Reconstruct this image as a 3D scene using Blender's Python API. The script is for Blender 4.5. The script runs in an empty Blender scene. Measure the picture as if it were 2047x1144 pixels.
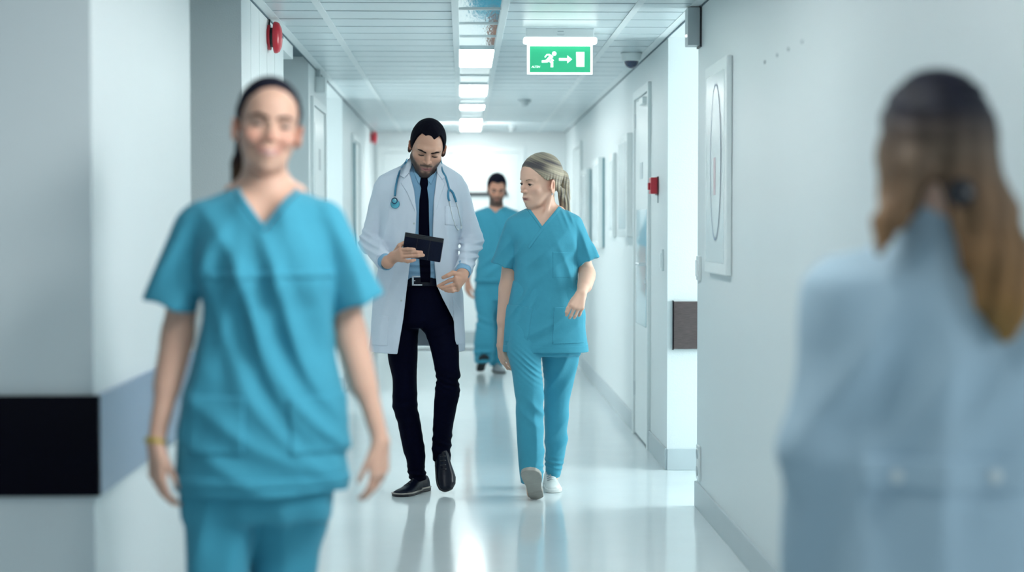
import bpy, bmesh, math, random
import numpy as np
from mathutils import Vector, Matrix, Euler

SC = bpy.context.scene
COL = SC.collection
PI = math.pi

# ------------------------------------------------------------------ camera, world, exposure, large lights
F_PX = 3310.0
CAM_Z = 1.32
YAW, PITCH = math.radians(1.704), math.radians(2.02)
cam_data = bpy.data.cameras.new('camera')
cam = bpy.data.objects.new('camera', cam_data)
COL.objects.link(cam)
cam.location = (0, 0, CAM_Z)
cam.rotation_euler = (PI / 2 - PITCH, 0, -YAW)
cam_data.sensor_width = 36.0
cam_data.sensor_fit = 'HORIZONTAL'
cam_data.lens = F_PX / 2047 * 36
cam_data.clip_end = 100
cam_data.dof.use_dof = True
cam_data.dof.focus_distance = 8.12
cam_data.dof.aperture_fstop = 1.42
SC.camera = cam

SC.view_settings.view_transform = 'Standard'
SC.view_settings.look = 'None'
SC.view_settings.gamma = 1.0
SC.view_settings.use_curve_mapping = False
SC.view_settings.exposure = 0.3
SC.cycles.use_denoising = True
SC.cycles.max_bounces = 8
SC.cycles.diffuse_bounces = 5
SC.cycles.glossy_bounces = 4
SC.cycles.sample_clamp_indirect = 6.0

W_ = bpy.data.worlds.new('hall_daylight')
SC.world = W_
W_.use_nodes = True
W_.node_tree.nodes['Background'].inputs[0].default_value = (0.72, 0.86, 0.95, 1)
W_.node_tree.nodes['Background'].inputs[1].default_value = 0.75


def area(name, loc, rot, sx, sy, power, color):
    l = bpy.data.lights.new(name, 'AREA')
    l.shape = 'RECTANGLE'; l.size = sx; l.size_y = sy; l.energy = power; l.color = color
    o = bpy.data.objects.new(name, l); COL.objects.link(o)
    o.location = loc; o.rotation_euler = rot
    return o


# daylight from the window at the end of the side passage on the right
area('passage_window_light', (3.6, 8.3, 1.45), (0, PI / 2, 0), 1.7, 0.9, 80, (0.93, 1.0, 0.98))
# added fill from the hall on the right, standing in for a window
area('hall_fill', (3.3, 1.4, 1.75), (0, math.radians(90), math.radians(-38)), 1.3, 1.5, 22, (0.90, 0.97, 1.0))
# added fill in the alcove on the left, to brighten the far end
area('alcove_fill', (-3.7, 12.5, 1.4), (0, -PI / 2, 0), 1.7, 1.0, 60, (0.95, 1.0, 0.98))
# added light under the ceiling to brighten the end wall, without a fitting
area('end_wall_fill', (0.08, 16.2, 2.3), Vector((0, -1.5, 0.9)).to_track_quat('Z', 'Y').to_euler(), 0.8, 0.25, 14, (0.97, 1.0, 0.98))
# added key light for the front nurse, unseen, high by the right wall
k = area('front_nurse_key', (0.95, 3.15, 2.28), Vector((1.47, -0.9, 1.0)).to_track_quat('Z', 'Y').to_euler(), 0.8, 0.8, 17, (0.97, 1.0, 1.0))
k.data.spread = math.radians(95)

RCAM = np.array(Euler(cam.rotation_euler).to_matrix())


def P(px, py, Y):
    """the point of the corridor at depth Y that was measured at pixel px, py"""
    d = RCAM @ np.array([(px - 1023.5) / F_PX, (572 - py) / F_PX, -1.0])
    t = Y / d[1]
    return np.array([d[0] * t, Y, CAM_Z + d[2] * t])


def ray(px, py):
    d = RCAM @ np.array([(px - 1023.5) / F_PX, (572 - py) / F_PX, -1.0])
    return d / np.linalg.norm(d)


# ------------------------------------------------------------------ materials
def new_mat(name):
    m = bpy.data.materials.new(name); m.use_nodes = True
    nt = m.node_tree; b = nt.nodes['Principled BSDF']
    return m, nt, b


def plain(name, color, rough=0.5, metal=0.0, noise=0.0, nscale=20.0, bump=0.0, bscale=60.0, stretch=(1, 1, 1), spec=0.5, coat=0.0, sheen=0.0):
    m, nt, b = new_mat(name)
    b.inputs['Base Color'].default_value = (*color, 1)
    b.inputs['Roughness'].default_value = rough
    b.inputs['Metallic'].default_value = metal
    b.inputs['Specular IOR Level'].default_value = spec
    b.inputs['Coat Weight'].default_value = coat
    b.inputs['Sheen Weight'].default_value = sheen
    tc = nt.nodes.new('ShaderNodeTexCoord'); mp = nt.nodes.new('ShaderNodeMapping')
    mp.inputs['Scale'].default_value = stretch
    nt.links.new(tc.outputs['Object'], mp.inputs[0])
    if noise > 0:
        n = nt.nodes.new('ShaderNodeTexNoise'); n.inputs['Scale'].default_value = nscale; n.inputs['Detail'].default_value = 4
        nt.links.new(mp.outputs[0], n.inputs['Vector'])
        mx = nt.nodes.new('ShaderNodeMix'); mx.data_type = 'RGBA'
        mx.inputs[6].default_value = (*[c * (1 - noise) for c in color], 1)
        mx.inputs[7].default_value = (*[min(1, c * (1 + noise)) for c in color], 1)
        nt.links.new(n.outputs[0], mx.inputs[0]); nt.links.new(mx.outputs[2], b.inputs['Base Color'])
    if bump > 0:
        n2 = nt.nodes.new('ShaderNodeTexNoise'); n2.inputs['Scale'].default_value = bscale; n2.inputs['Detail'].default_value = 3
        nt.links.new(mp.outputs[0], n2.inputs['Vector'])
        bp = nt.nodes.new('ShaderNodeBump'); bp.inputs['Strength'].default_value = 1.0; bp.inputs['Distance'].default_value = bump
        nt.links.new(n2.outputs[0], bp.inputs['Height']); nt.links.new(bp.outputs[0], b.inputs['Normal'])
    return m


def emit(name, color, strength):
    m, nt, b = new_mat(name)
    b.inputs['Base Color'].default_value = (*color, 1)
    b.inputs['Emission Color'].default_value = (*color, 1)
    b.inputs['Emission Strength'].default_value = strength
    return m


def attr_mat(name, rough=0.5, spec=0.4, bump=0.0, bscale=300.0, stretch=(1, 1, 1), sss=0.0):
    m, nt, b = new_mat(name)
    a = nt.nodes.new('ShaderNodeAttribute'); a.attribute_name = 'tint'
    nt.links.new(a.outputs['Color'], b.inputs['Base Color'])
    b.inputs['Roughness'].default_value = rough
    b.inputs['Specular IOR Level'].default_value = spec
    if sss:
        b.inputs['Subsurface Weight'].default_value = sss
        b.inputs['Subsurface Radius'].default_value = (0.012, 0.005, 0.003)
        b.inputs['Subsurface Scale'].default_value = 1.0
    if bump:
        tc = nt.nodes.new('ShaderNodeTexCoord'); mp = nt.nodes.new('ShaderNodeMapping'); mp.inputs['Scale'].default_value = stretch
        nt.links.new(tc.outputs['Object'], mp.inputs[0])
        n2 = nt.nodes.new('ShaderNodeTexNoise'); n2.inputs['Scale'].default_value = bscale; n2.inputs['Detail'].default_value = 3
        nt.links.new(mp.outputs[0], n2.inputs['Vector'])
        bp = nt.nodes.new('ShaderNodeBump'); bp.inputs['Distance'].default_value = bump
        nt.links.new(n2.outputs[0], bp.inputs['Height']); nt.links.new(bp.outputs[0], b.inputs['Normal'])
    return m


M = {}
M['wall'] = plain('painted_wall', (0.675, 0.735, 0.75), 0.42, noise=0.02, nscale=1.3, bump=0.0008, bscale=180)
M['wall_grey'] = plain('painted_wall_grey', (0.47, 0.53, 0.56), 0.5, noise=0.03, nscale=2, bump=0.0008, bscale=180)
M['white'] = plain('white_lacquer', (0.74, 0.80, 0.81), 0.35)
M['white_plastic'] = plain('white_plastic', (0.70, 0.76, 0.77), 0.3)
M['grey_plastic'] = plain('grey_plastic', (0.42, 0.48, 0.50), 0.35)
M['plank'] = plain('ceiling_metal', (0.54, 0.63, 0.66), 0.30, noise=0.02, nscale=3)
M['tbar'] = plain('ceiling_bar', (0.675, 0.735, 0.75), 0.4)
M['void'] = plain('ceiling_void', (0.10, 0.15, 0.18), 0.8)
M['mirror'] = plain('light_reflector', (0.80, 0.88, 0.90), 0.07, metal=1.0, bump=0.0006, bscale=9, stretch=(8, 1, 1))
M['floor'] = plain('vinyl_floor', (0.60, 0.675, 0.70), 0.11, noise=0.035, nscale=6, bump=0.00012, bscale=14, spec=0.6)
M['skirting'] = plain('skirting_vinyl', (0.47, 0.54, 0.57), 0.4, noise=0.03, nscale=5)
M['dark_wood'] = plain('dark_laminate', (0.0015, 0.0015, 0.006), 0.12, noise=0.3, nscale=40, stretch=(1, 1, 12), spec=0.05)
M['rail_sheen'] = plain('laminate_painted_sheen', (0.205, 0.285, 0.395), 0.28, noise=0.06, nscale=8)  # grazing reflection on the black rail, put into the colour as blue-grey
M['brown_wood'] = plain('brown_laminate', (0.075, 0.055, 0.055), 0.35, noise=0.75, nscale=45, stretch=(0.6, 1, 9))
M['red'] = plain('red_plastic', (0.50, 0.018, 0.035), 0.28)
M['dark_red'] = plain('dark_red_metal', (0.10, 0.006, 0.012), 0.4)
M['black'] = plain('black_plastic', (0.006, 0.007, 0.012), 0.35)
M['steel'] = plain('brushed_steel', (0.62, 0.66, 0.68), 0.28, metal=1.0)
M['dome'] = plain('smoked_dome', (0.012, 0.03, 0.085), 0.06, coat=1.0)
M['teal_edge'] = plain('teal_edge', (0.05, 0.21, 0.26), 0.4)
M['print_pale'] = plain('pale_print', (0.60, 0.68, 0.70), 0.25)
M['print_line'] = plain('line_print', (0.16, 0.22, 0.33), 0.4)
M['print_pink'] = plain('pink_print', (0.62, 0.50, 0.53), 0.4)
M['glass_blue'] = plain('pale_blue_glass', (0.40, 0.60, 0.68), 0.12, coat=0.5)
M['lamp'] = emit('lamp_diffuser', (0.96, 1.0, 0.98), 20.5)
M['sign_white'] = emit('sign_white', (0.92, 1.0, 0.97), 2.6)
M['sign_rim'] = emit('sign_rim', (0.92, 1.0, 0.97), 1.0)
M['sign_mark'] = emit('sign_mark', (0.82, 0.97, 0.90), 0.75)
M['led'] = emit('led', (1.0, 0.95, 0.9), 3.0)
M['skin'] = attr_mat('skin', 0.48, 0.35, sss=0.12)
M['hair'] = attr_mat('hair', 0.55, 0.2, bump=0.0015, bscale=260, stretch=(1, 1, 0.12))
M['scrub'] = plain('scrub_cotton', (0.056, 0.305, 0.425), 0.82, noise=0.05, nscale=35, bump=0.0011, bscale=38, spec=0.15, sheen=0.08)
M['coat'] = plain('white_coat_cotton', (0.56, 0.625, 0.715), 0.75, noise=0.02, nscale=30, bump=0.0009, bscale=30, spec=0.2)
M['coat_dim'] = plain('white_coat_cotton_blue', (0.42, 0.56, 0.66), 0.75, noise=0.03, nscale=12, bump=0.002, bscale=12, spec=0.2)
M['shirt'] = plain('blue_shirt_cotton', (0.20, 0.37, 0.53), 0.75, noise=0.04, nscale=40, bump=0.0008, bscale=45, spec=0.2)
M['navy'] = plain('navy_trouser_cloth', (0.0012, 0.0018, 0.009), 0.7, noise=0.3, nscale=60, bump=0.0008, bscale=60, spec=0.03)
M['tie'] = plain('navy_tie', (0.001, 0.0013, 0.007), 0.7, spec=0.03)
M['leather'] = plain('black_leather', (0.002, 0.004, 0.012), 0.32, spec=0.2, bump=0.0003, bscale=150)
M['shoe_sole'] = plain('tan_welt', (0.27, 0.25, 0.23), 0.6)
M['dark_sole'] = plain('dark_sole', (0.01, 0.011, 0.016), 0.5)
M['shoe_white'] = plain('white_canvas', (0.68, 0.72, 0.71), 0.6, bump=0.0004, bscale=200)
M['rubber'] = plain('worn_rubber', (0.31, 0.30, 0.275), 0.6, noise=0.14, nscale=35)
M['lace'] = plain('grey_lace', (0.40, 0.44, 0.47), 0.7)
M['grey_shoe'] = plain('grey_canvas', (0.30, 0.34, 0.36), 0.6)
M['tablet'] = plain('tablet_cover', (0.006, 0.009, 0.026), 0.5, noise=0.4, nscale=140, bump=0.0002, bscale=300, spec=0.12)
M['tube_teal'] = plain('teal_rubber', (0.035, 0.20, 0.33), 0.35)
M['tube_light'] = plain('light_teal_plastic', (0.08, 0.38, 0.50), 0.25)
M['gold'] = plain('gold_bracelet', (0.55, 0.40, 0.10), 0.35, metal=0.6)
M['dark_hair'] = attr_mat('dark_hair', 0.75, 0.06, bump=0.0012, bscale=300, stretch=(1, 1, 0.3))
M['eye'] = attr_mat('eye', 0.15, 0.5)
M['brow'] = plain('brow_hair', (0.016, 0.011, 0.012), 0.8, spec=0.1)
M['brow_fair'] = plain('brow_hair_fair', (0.20, 0.13, 0.09), 0.6)
M['pearl'] = plain('pearl', (0.6, 0.58, 0.62), 0.25)


# ------------------------------------------------------------------ object helpers
def props(o, label=None, cat=None, group=None, kind=None):
    if label: o['label'] = label
    if cat: o['category'] = cat
    if group: o['group'] = group
    if kind: o['kind'] = kind
    return o


def empty(name, loc, label=None, cat=None, group=None):
    o = bpy.data.objects.new(name, None); COL.objects.link(o)
    o.location = loc; o.empty_display_size = 0.1
    return props(o, label, cat, group)


def link_mesh(name, me, mat, parent=None, origin=None):
    """me is in world coordinates; parent is an unrotated Empty or mesh whose location is world"""
    o = bpy.data.objects.new(name, me); COL.objects.link(o)
    if mat: me.materials.append(mat)
    base = Vector((0, 0, 0))
    if parent:
        q = parent
        while q: base += Vector(q.location); q = q.parent
        o.parent = parent
    org = Vector(origin) if origin is not None else base
    me.transform(Matrix.Translation(-org))
    o.location = org - base
    return o


def box_bm(bm, lo, hi, bevel=0.0, rot=None, piv=None):
    lo = Vector(lo); hi = Vector(hi); c = (lo + hi) / 2; s = hi - lo
    r = bmesh.ops.create_cube(bm, size=1.0)
    vs = r['verts']
    for v in vs:
        v.co = Vector((v.co.x * s.x, v.co.y * s.y, v.co.z * s.z)) + c
    if bevel > 0:
        es = list({e for v in vs for e in v.link_edges})
        rb = bmesh.ops.bevel(bm, geom=es, offset=bevel, segments=2, affect='EDGES', profile=0.6)
        vs = list({v for f in rb['faces'] for v in f.verts} | {v for v in vs if v.is_valid})
    if rot is not None:
        pv = Vector(piv) if piv is not None else c
        for v in vs: v.co = rot @ (v.co - pv) + pv
    return vs


def bm_mesh(name, bm, smooth=False):
    me = bpy.data.meshes.new(name); bmesh.ops.recalc_face_normals(bm, faces=bm.faces); bm.to_mesh(me); bm.free()
    if smooth: me.polygons.foreach_set('use_smooth', [True] * len(me.polygons))
    return me


def box(name, lo, hi, mat, parent=None, bevel=0.0, kind=None, rot=None, origin=None):
    bm = bmesh.new(); box_bm(bm, lo, hi, bevel, rot)
    if origin is None and parent is None:
        origin = ((lo[0] + hi[0]) / 2, (lo[1] + hi[1]) / 2, min(lo[2], hi[2]))
    o = link_mesh(name, bm_mesh(name, bm), mat, parent, origin)
    if kind: o['kind'] = kind
    return o


def boxes(name, lst, mat, parent=None, bevel=0.0, kind=None, origin=None):
    bm = bmesh.new()
    for lo, hi in lst: box_bm(bm, lo, hi, bevel)
    o = link_mesh(name, bm_mesh(name, bm), mat, parent, origin)
    if kind: o['kind'] = kind
    return o


def lathe(name, prof, centre, axis, mat, parent=None, seg=32, origin=None):
    """prof: list of (radius, height) along axis"""
    bm = bmesh.new(); ax = Vector(axis).normalized(); q = Vector((0, 0, 1)).rotation_difference(ax)
    rings = []
    for r, h in prof:
        rings.append([bm.verts.new(Vector(centre) + q @ Vector((r * math.cos(2 * PI * i / seg), r * math.sin(2 * PI * i / seg), h))) for i in range(seg)])
    for a, b in zip(rings, rings[1:]):
        for i in range(seg):
            bm.faces.new((a[i], a[(i + 1) % seg], b[(i + 1) % seg], b[i]))
    bm.faces.new(rings[0][::-1]); bm.faces.new(rings[-1])
    me = bm_mesh(name, bm, True)
    me.set_sharp_from_angle(angle=math.radians(40))
    return link_mesh(name, me, mat, parent, origin)


def spline(pts, n=8):
    pts = [np.array(p, float) for p in pts]
    out = []
    for i in range(len(pts) - 1):
        p0 = pts[max(i - 1, 0)]; p1 = pts[i]; p2 = pts[i + 1]; p3 = pts[min(i + 2, len(pts) - 1)]
        for k in range(n):
            t = k / n
            out.append(0.5 * (2 * p1 + (p2 - p0) * t + (2 * p0 - 5 * p1 + 4 * p2 - p3) * t * t + (3 * p1 - p0 - 3 * p2 + p3) * t ** 3))
    out.append(pts[-1])
    return out


def tube(name, pts, r, mat, parent=None, seg=10, n=8, origin=None, smooth=True):
    ps = spline(pts, n) if n > 1 else [np.array(p, float) for p in pts]
    bm = bmesh.new(); rings = []
    up = Vector((0.123, 0.2, 0.97))
    for i, p in enumerate(ps):
        t = Vector(ps[min(i + 1, len(ps) - 1)] - ps[max(i - 1, 0)]).normalized()
        a = t.cross(up).normalized(); b = a.cross(t); up = b
        rr = r(i / (len(ps) - 1)) if callable(r) else r
        rings.append([bm.verts.new(Vector(p) + rr * (math.cos(2 * PI * k / seg) * a + math.sin(2 * PI * k / seg) * b)) for k in range(seg)])
    for a, b in zip(rings, rings[1:]):
        for k in range(seg):
            bm.faces.new((a[k], a[(k + 1) % seg], b[(k + 1) % seg], b[k]))
    bm.faces.new(rings[0][::-1]); bm.faces.new(rings[-1])
    return link_mesh(name, bm_mesh(name, bm, smooth), mat, parent, origin)


def poly_plate(name, loops, place, depth, mat, parent=None):
    """flat shapes: loops of (u, v), placed by place(u, v, w), given the thickness depth"""
    bm = bmesh.new()
    for lp in loops:
        a = [bm.verts.new(place(u, v, 0)) for u, v in lp]; b = [bm.verts.new(place(u, v, depth)) for u, v in lp]
        bm.faces.new(a); bm.faces.new(b[::-1])
        for i in range(len(lp)):
            j = (i + 1) % len(lp); bm.faces.new((a[i], a[j], b[j], b[i]))
    return link_mesh(name, bm_mesh(name, bm), mat, parent)


# ------------------------------------------------------------------ the setting
XL, XR, ZC, YE = -0.957, 1.11, 2.35, 17.9
WT = 0.14
# y spans of the openings
L_NEAR, L_OP0, L_OP1, L_RC0, L_RC1, L_AL0, L_AL1 = 4.31, 5.87, 7.23, 8.92, 10.35, 11.75, 13.25
R_OP0, R_OP1 = 7.8, 8.95

box('floor', (-4.2, -3.0, -0.12), (4.2, YE + 0.2, 0.0), M['floor'], kind='structure')
ceil = box('ceiling', (-4.2, -3.0, ZC + 0.03), (4.2, YE + 0.2, ZC + 0.15), M['void'], kind='structure')


def wall(name, lo, hi, mat='wall'):
    return box(name, lo, hi, M[mat], kind='structure')


wall('wall_left', (-4.2, L_NEAR, 0), (XL, L_OP0, ZC + 0.03))
wall('wall_left', (-4.2, L_OP1, 0), (XL, L_RC0, ZC + 0.03))
wall('wall_left', (-4.2, L_RC0, 0), (XL - 0.32, L_RC1, ZC + 0.03))
wall('wall_left', (XL - 0.32, L_RC0, 2.27), (XL, L_RC0 + 0.5, ZC + 0.03))
wall('wall_left', (-4.2, L_RC1, 0), (XL, L_AL0, ZC + 0.03))
wall('wall_left', (-4.2, L_AL1, 0), (XL, YE, ZC + 0.03))
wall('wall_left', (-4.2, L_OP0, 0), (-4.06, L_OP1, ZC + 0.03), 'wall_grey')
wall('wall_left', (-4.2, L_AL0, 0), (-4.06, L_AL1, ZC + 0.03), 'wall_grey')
wall('wall_left', (-4.34, -3.0, 0), (-4.2, YE, ZC + 0.03))
wall('wall_right', (XR, 3.05, 0), (XR + 2.2, R_OP0, ZC + 0.03))
wall('wall_right', (XR, R_OP1, 0), (4.2, YE, ZC + 0.03))
wall('wall_right', (4.2, -3.0, 0), (4.34, YE, ZC + 0.03))
wall('wall_back', (-4.2, YE, 0), (4.2, YE + 0.14, ZC + 0.03))

# ceiling: planks of metal between bars, a piece of the ceiling each
ROWS = [8.236 + 0.3 * k for k in range(-22, 33)]
cols = [(-0.905, -0.685), (-0.651, -0.052), (0.215, 0.796), (0.830, 1.058)]
for ci, (x0, x1) in enumerate(cols):
    g = 0.012
    me = None
    for y in ROWS:
        if y + 0.3 > YE: continue
        if y < 4.0 and ci in (0, 3): continue
        if me is None:
            bm = bmesh.new(); box_bm(bm, (0, g, 0), (x1 - x0, 0.3 - g, 0.012), 0.002)
            me = bm_mesh('ceiling_panel', bm); me.materials.append(M['plank'])
        o = bpy.data.objects.new('ceiling_panel', me); COL.objects.link(o); o.parent = ceil
        o.location = Vector((x0, y, ZC + random.Random(ci * 99 + y).uniform(-0.0006, 0.0006))) - ceil.location
Y0C = ROWS[0]
for x0, x1 in ((-0.685, -0.651), (0.796, 0.830)):
    box('ceiling_bar', (x0, Y0C, ZC - 0.004), (x1, YE, ZC + 0.03), M['tbar'], ceil)
for x0, x1 in ((XL, -0.905), (1.058, XR)):
    box('edge_trim', (x0, Y0C, ZC - 0.001), (x1, YE, ZC + 0.03), M['tbar'], ceil)
    xs = (x0, x0 + 0.007) if x0 < 0 else (x1 - 0.007, x1)
    box('shadow_gap', (xs[0], Y0C, ZC - 0.006), (xs[1], YE, ZC + 0.0), M['void'], ceil)

# the passages beside the corridor have a plain ceiling
for x0, x1, y0, y1 in ((-4.2, XL, L_OP0, L_OP1), (-4.2, XL, L_AL0, L_AL1), (XR, 4.2, R_OP0, R_OP1), (-4.2, XL, -3, L_NEAR), (XL, XR, -3.0, Y0C), (XR, 4.2, -3, 3.05)):
    box('ceiling_board', (x0, y0, ZC), (x1, y1, ZC + 0.03), M['tbar'], ceil)

# strip of lamps and reflectors along the middle
SX0, SX1 = -0.052, 0.215
for x0, x1 in ((SX0, SX0 + 0.034), (SX1 - 0.034, SX1)):
    box('lamp_rail', (x0, Y0C, ZC - 0.012), (x1, YE, ZC + 0.03), M['tbar'], ceil, 0.002)
lamps = [(2.3, 3.3), (4.7, 5.7), (6.3, 7.3), (9.55, 10.6), (11.95, 12.9), (13.9, 14.4), (15.75, 16.75), (16.95, 17.5)]
where = ['hidden above the frame, first', 'hidden above the frame, second', 'just above the frame', 'nearest the exit sign and brightest', 'second beyond the exit sign',
         'dim short, halfway to the end wall', 'third, before the end wall', 'last, touching the end wall']
bounds = [Y0C] + [v for l in lamps for v in l] + [YE]
for i in range(len(bounds) - 1):
    y0, y1 = bounds[i], bounds[i + 1]
    if i % 2 == 1:
        k = i // 2
        t = empty('ceiling_lamp', ((SX0 + SX1) / 2, (y0 + y1) / 2, ZC), 'rectangular ceiling lamp in the light strip, ' + where[k], 'lamp', 'lamps of the ceiling strip')
        box('diffuser', (SX0 + 0.036, y0 + 0.012, ZC - 0.004), (SX1 - 0.036, y1 - 0.012, ZC + 0.02), M['lamp'], t, 0.003)
        for ya in (y0, y1 - 0.012):
            box('end_cap', (SX0 + 0.034, ya, ZC - 0.008), (SX1 - 0.034, ya + 0.012, ZC + 0.02), M['white'], t)
    else:
        if y1 - y0 < 0.05: continue
        n = max(1, round((y1 - y0) / 0.575)); w = (y1 - y0) / n
        for k in range(n):
            box('reflector', (SX0 + 0.034, y0 + k * w + 0.008, ZC + 0.004), (SX1 - 0.034, y0 + (k + 1) * w - 0.008, ZC + 0.02), M['mirror'], ceil)
            if k:
                box('cross_bar', (SX0 + 0.034, y0 + k * w - 0.008, ZC - 0.002), (SX1 - 0.034, y0 + k * w + 0.008, ZC + 0.02), M['tbar'], ceil)

# skirting: the floor vinyl turned up the wall, with a thin cap
BH, BT = 0.118, 0.012


def skirting(name, segs):
    for axis, c, a, b, sgn in segs:
        if axis == 'x':   # wall plane x = c, running in y
            lo, hi = (min(c, c + sgn * BT), a, 0), (max(c, c + sgn * BT), b, BH)
        else:
            lo, hi = (a, min(c, c + sgn * BT), 0), (b, max(c, c + sgn * BT), BH)
        box(name, lo, hi, M['skirting'], bevel=0.003, kind='structure')


skirting('baseboard_left', [('x', XL, L_NEAR, L_OP0, 1), ('x', XL, L_OP1, L_RC0, 1), ('x', XL, L_AL1, YE, 1), ('y', L_NEAR, -4.2, XL, -1), ('y', L_OP1, -4.2, XL, -1), ('y', L_AL1, -4.2, XL, -1)])
skirting('baseboard_right', [('x', XR, 3.05, R_OP0, -1), ('x', XR, R_OP1, 9.76, -1), ('x', XR, 10.62, YE, -1), ('y', R_OP1, XR, 4.2, -1)])
skirting('baseboard_back', [('y', YE, XL, -0.93, -1), ('y', YE, 0.68, XR, -1)])

# vertical joints of the wall lining on the left, between the first opening and the door recess
for y in (7.55, 7.86, 8.17, 8.5):
    box('trim_1', (XL, y, BH), (XL + 0.0015, y + 0.012, ZC - 0.01), M['white'], kind='structure')

# bumper rails
t = empty('wall_bumper', (XL - 0.6, L_NEAR, 0.62), 'bumper rail round the near left wall corner, black, with a painted blue-grey sheen along the corridor', 'wall rail')
box('front_board', (-4.2, L_NEAR - 0.018, 0.624), (XL + 0.0175, L_NEAR, 0.886), M['dark_wood'], t, 0.003)
box('side_board', (XL, L_NEAR, 0.624), (XL + 0.0175, L_OP0, 0.886), M['rail_sheen'], t, 0.003)
t = empty('wall_bumper', (1.9, R_OP1, 0.66), 'brown woodgrain bumper rail on the bright wall of the side passage', 'wall rail')
box('board', (1.142, R_OP1 - 0.025, 0.662), (4.0, R_OP1, 0.92), M['brown_wood'], t, 0.003)
boxes('board_edge', [((1.137, R_OP1 - 0.022, 0.657), (1.142, R_OP1, 0.925))], M['dark_wood'], t)


# doors -------------------------------------------------------------
def door_side(name, x, y0, y1, ztop, sgn, label=None):
    d = empty(name, (x, (y0 + y1) / 2, 0)); d['kind'] = 'structure'
    f = 0.05
    q = lambda a, b: (min(x + sgn * a, x + sgn * b), max(x + sgn * a, x + sgn * b))
    fx = q(0, 0.02)
    for ya, yb in ((y0 - f, y0), (y1, y1 + f)):
        box('door_frame', (fx[0], ya, 0), (fx[1], yb, ztop + f), M['white'], d, 0.003)
    box('door_frame', (fx[0], y0, ztop), (fx[1], y1, ztop + f), M['white'], d, 0.003)
    lx = q(0, 0.008)
    box('door_leaf', (lx[0], y0 + 0.006, 0.012), (lx[1], y1 - 0.006, ztop - 0.006), M['white'], d)
    gx = q(-0.001, 0.0015)
    boxes('door_gap', [((gx[0], y0, 0.0), (gx[1], y0 + 0.006, ztop)), ((gx[0], y1 - 0.006, 0), (gx[1], y1, ztop)), ((gx[0], y0, 0), (gx[1], y1, 0.012))], M['void'], d)
    return d, q


d1, q = door_side('door_1', XR, 9.80, 10.56, 2.13, -1)
# details of the right-hand door: blue lower pane, lever, lock, sign, closer
gx = q(0.008, 0.012)
g = box('pane', (gx[0], 9.90, 0.72), (gx[1], 10.46, 1.43), M['glass_blue'], d1)
hx = q(0.008, 0.05)
tube('door_handle', [(XR - 0.008, 9.90, 1.10), (XR - 0.05, 9.90, 1.10), (XR - 0.055, 9.92, 1.10), (XR - 0.055, 10.04, 1.10)], 0.009, M['steel'], d1)
lathe('lock', [(0.0, 0), (0.014, 0), (0.014, 0.012), (0, 0.012)], (XR - 0.008, 9.90, 1.0), (-1, 0, 0), M['steel'], d1, 16)
boxes('sign_plate', [((XR - 0.0115, 10.12, 1.62), (XR - 0.008, 10.26, 1.72))], M['skirting'], d1)
boxes('hinge', [((XR - 0.018, 10.545, zz), (XR - 0.008, 10.575, zz + 0.09)) for zz in (0.25, 1.95)], M['steel'], d1)
boxes('door_closer', [((XR - 0.04, 9.86, 2.06), (XR - 0.008, 10.06, 2.10)), ((XR - 0.035, 9.97, 2.10), (XR - 0.025, 10.28, 2.108))], M['white'], d1, 0.004)

d2, q = door_side('door_2', XL, 10.55, 11.45, 2.10, 1)
tube('door_handle', [(XL + 0.008, 10.65, 1.05), (XL + 0.05, 10.65, 1.05), (XL + 0.055, 10.67, 1.05), (XL + 0.055, 10.78, 1.05)], 0.009, M['steel'], d2)
boxes('sign_plate', [((XL + 0.008, 10.95, 1.70), (XL + 0.012, 11.1, 1.84))], M['grey_plastic'], d2)
boxes('panel', [((XL + 0.008, 10.68, 1.0), (XL + 0.011, 11.33, 2.0)), ((XL + 0.008, 10.68, 0.15), (XL + 0.011, 11.33, 0.9))], M['white_plastic'], d2, 0.001)
d4, q = door_side('door_4', XL, 14.35, 15.25, 2.08, 1)
boxes('edge_strip', [((XL + 0.02, 14.30, 0.1), (XL + 0.034, 14.34, 2.05))], M['teal_edge'], d4)
tube('door_handle', [(XL + 0.008, 14.45, 1.05), (XL + 0.05, 14.45, 1.05), (XL + 0.055, 14.47, 1.05), (XL + 0.055, 14.58, 1.05)], 0.009, M['steel'], d4)
d5, q = door_side('door_5', XR, 15.4, 16.3, 2.08, -1)
tube('door_handle', [(XR - 0.008, 15.5, 1.05), (XR - 0.05, 15.5, 1.05), (XR - 0.055, 15.52, 1.05), (XR - 0.055, 15.64, 1.05)], 0.009, M['steel'], d5)

# the double door in the end wall
d3 = empty('door_3', (-0.13, YE, 0)); d3['kind'] = 'structure'
dx0, dx1, dz = -0.86, 0.605, 2.13
boxes('door_frame', [((dx0 - 0.06, YE - 0.03, 0), (dx0, YE, dz + 0.06)), ((dx1, YE - 0.03, 0), (dx1 + 0.06, YE, dz + 0.06)), ((dx0, YE - 0.03, dz), (dx1, YE, dz + 0.06))], M['white'], d3, 0.003)
xm = (dx0 + dx1) / 2
for a, b in ((dx0 + 0.006, xm - 0.004), (xm + 0.004, dx1 - 0.006)):
    lf = box('door_leaf', (a, YE - 0.02, 0.012), (b, YE - 0.001, dz - 0.006), M['white'], d3, 0.002)
boxes('door_gap', [((xm - 0.004, YE - 0.006, 0), (xm + 0.004, YE, dz)), ((dx0, YE - 0.006, 0), (dx1, YE, 0.012))], M['void'], d3)
boxes('kick_plate', [((dx0 + 0.03, YE - 0.024, 0.06), (xm - 0.03, YE - 0.02, 0.20)), ((xm + 0.03, YE - 0.024, 0.06), (dx1 - 0.03, YE - 0.02, 0.20))], M['grey_plastic'], d3)
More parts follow.
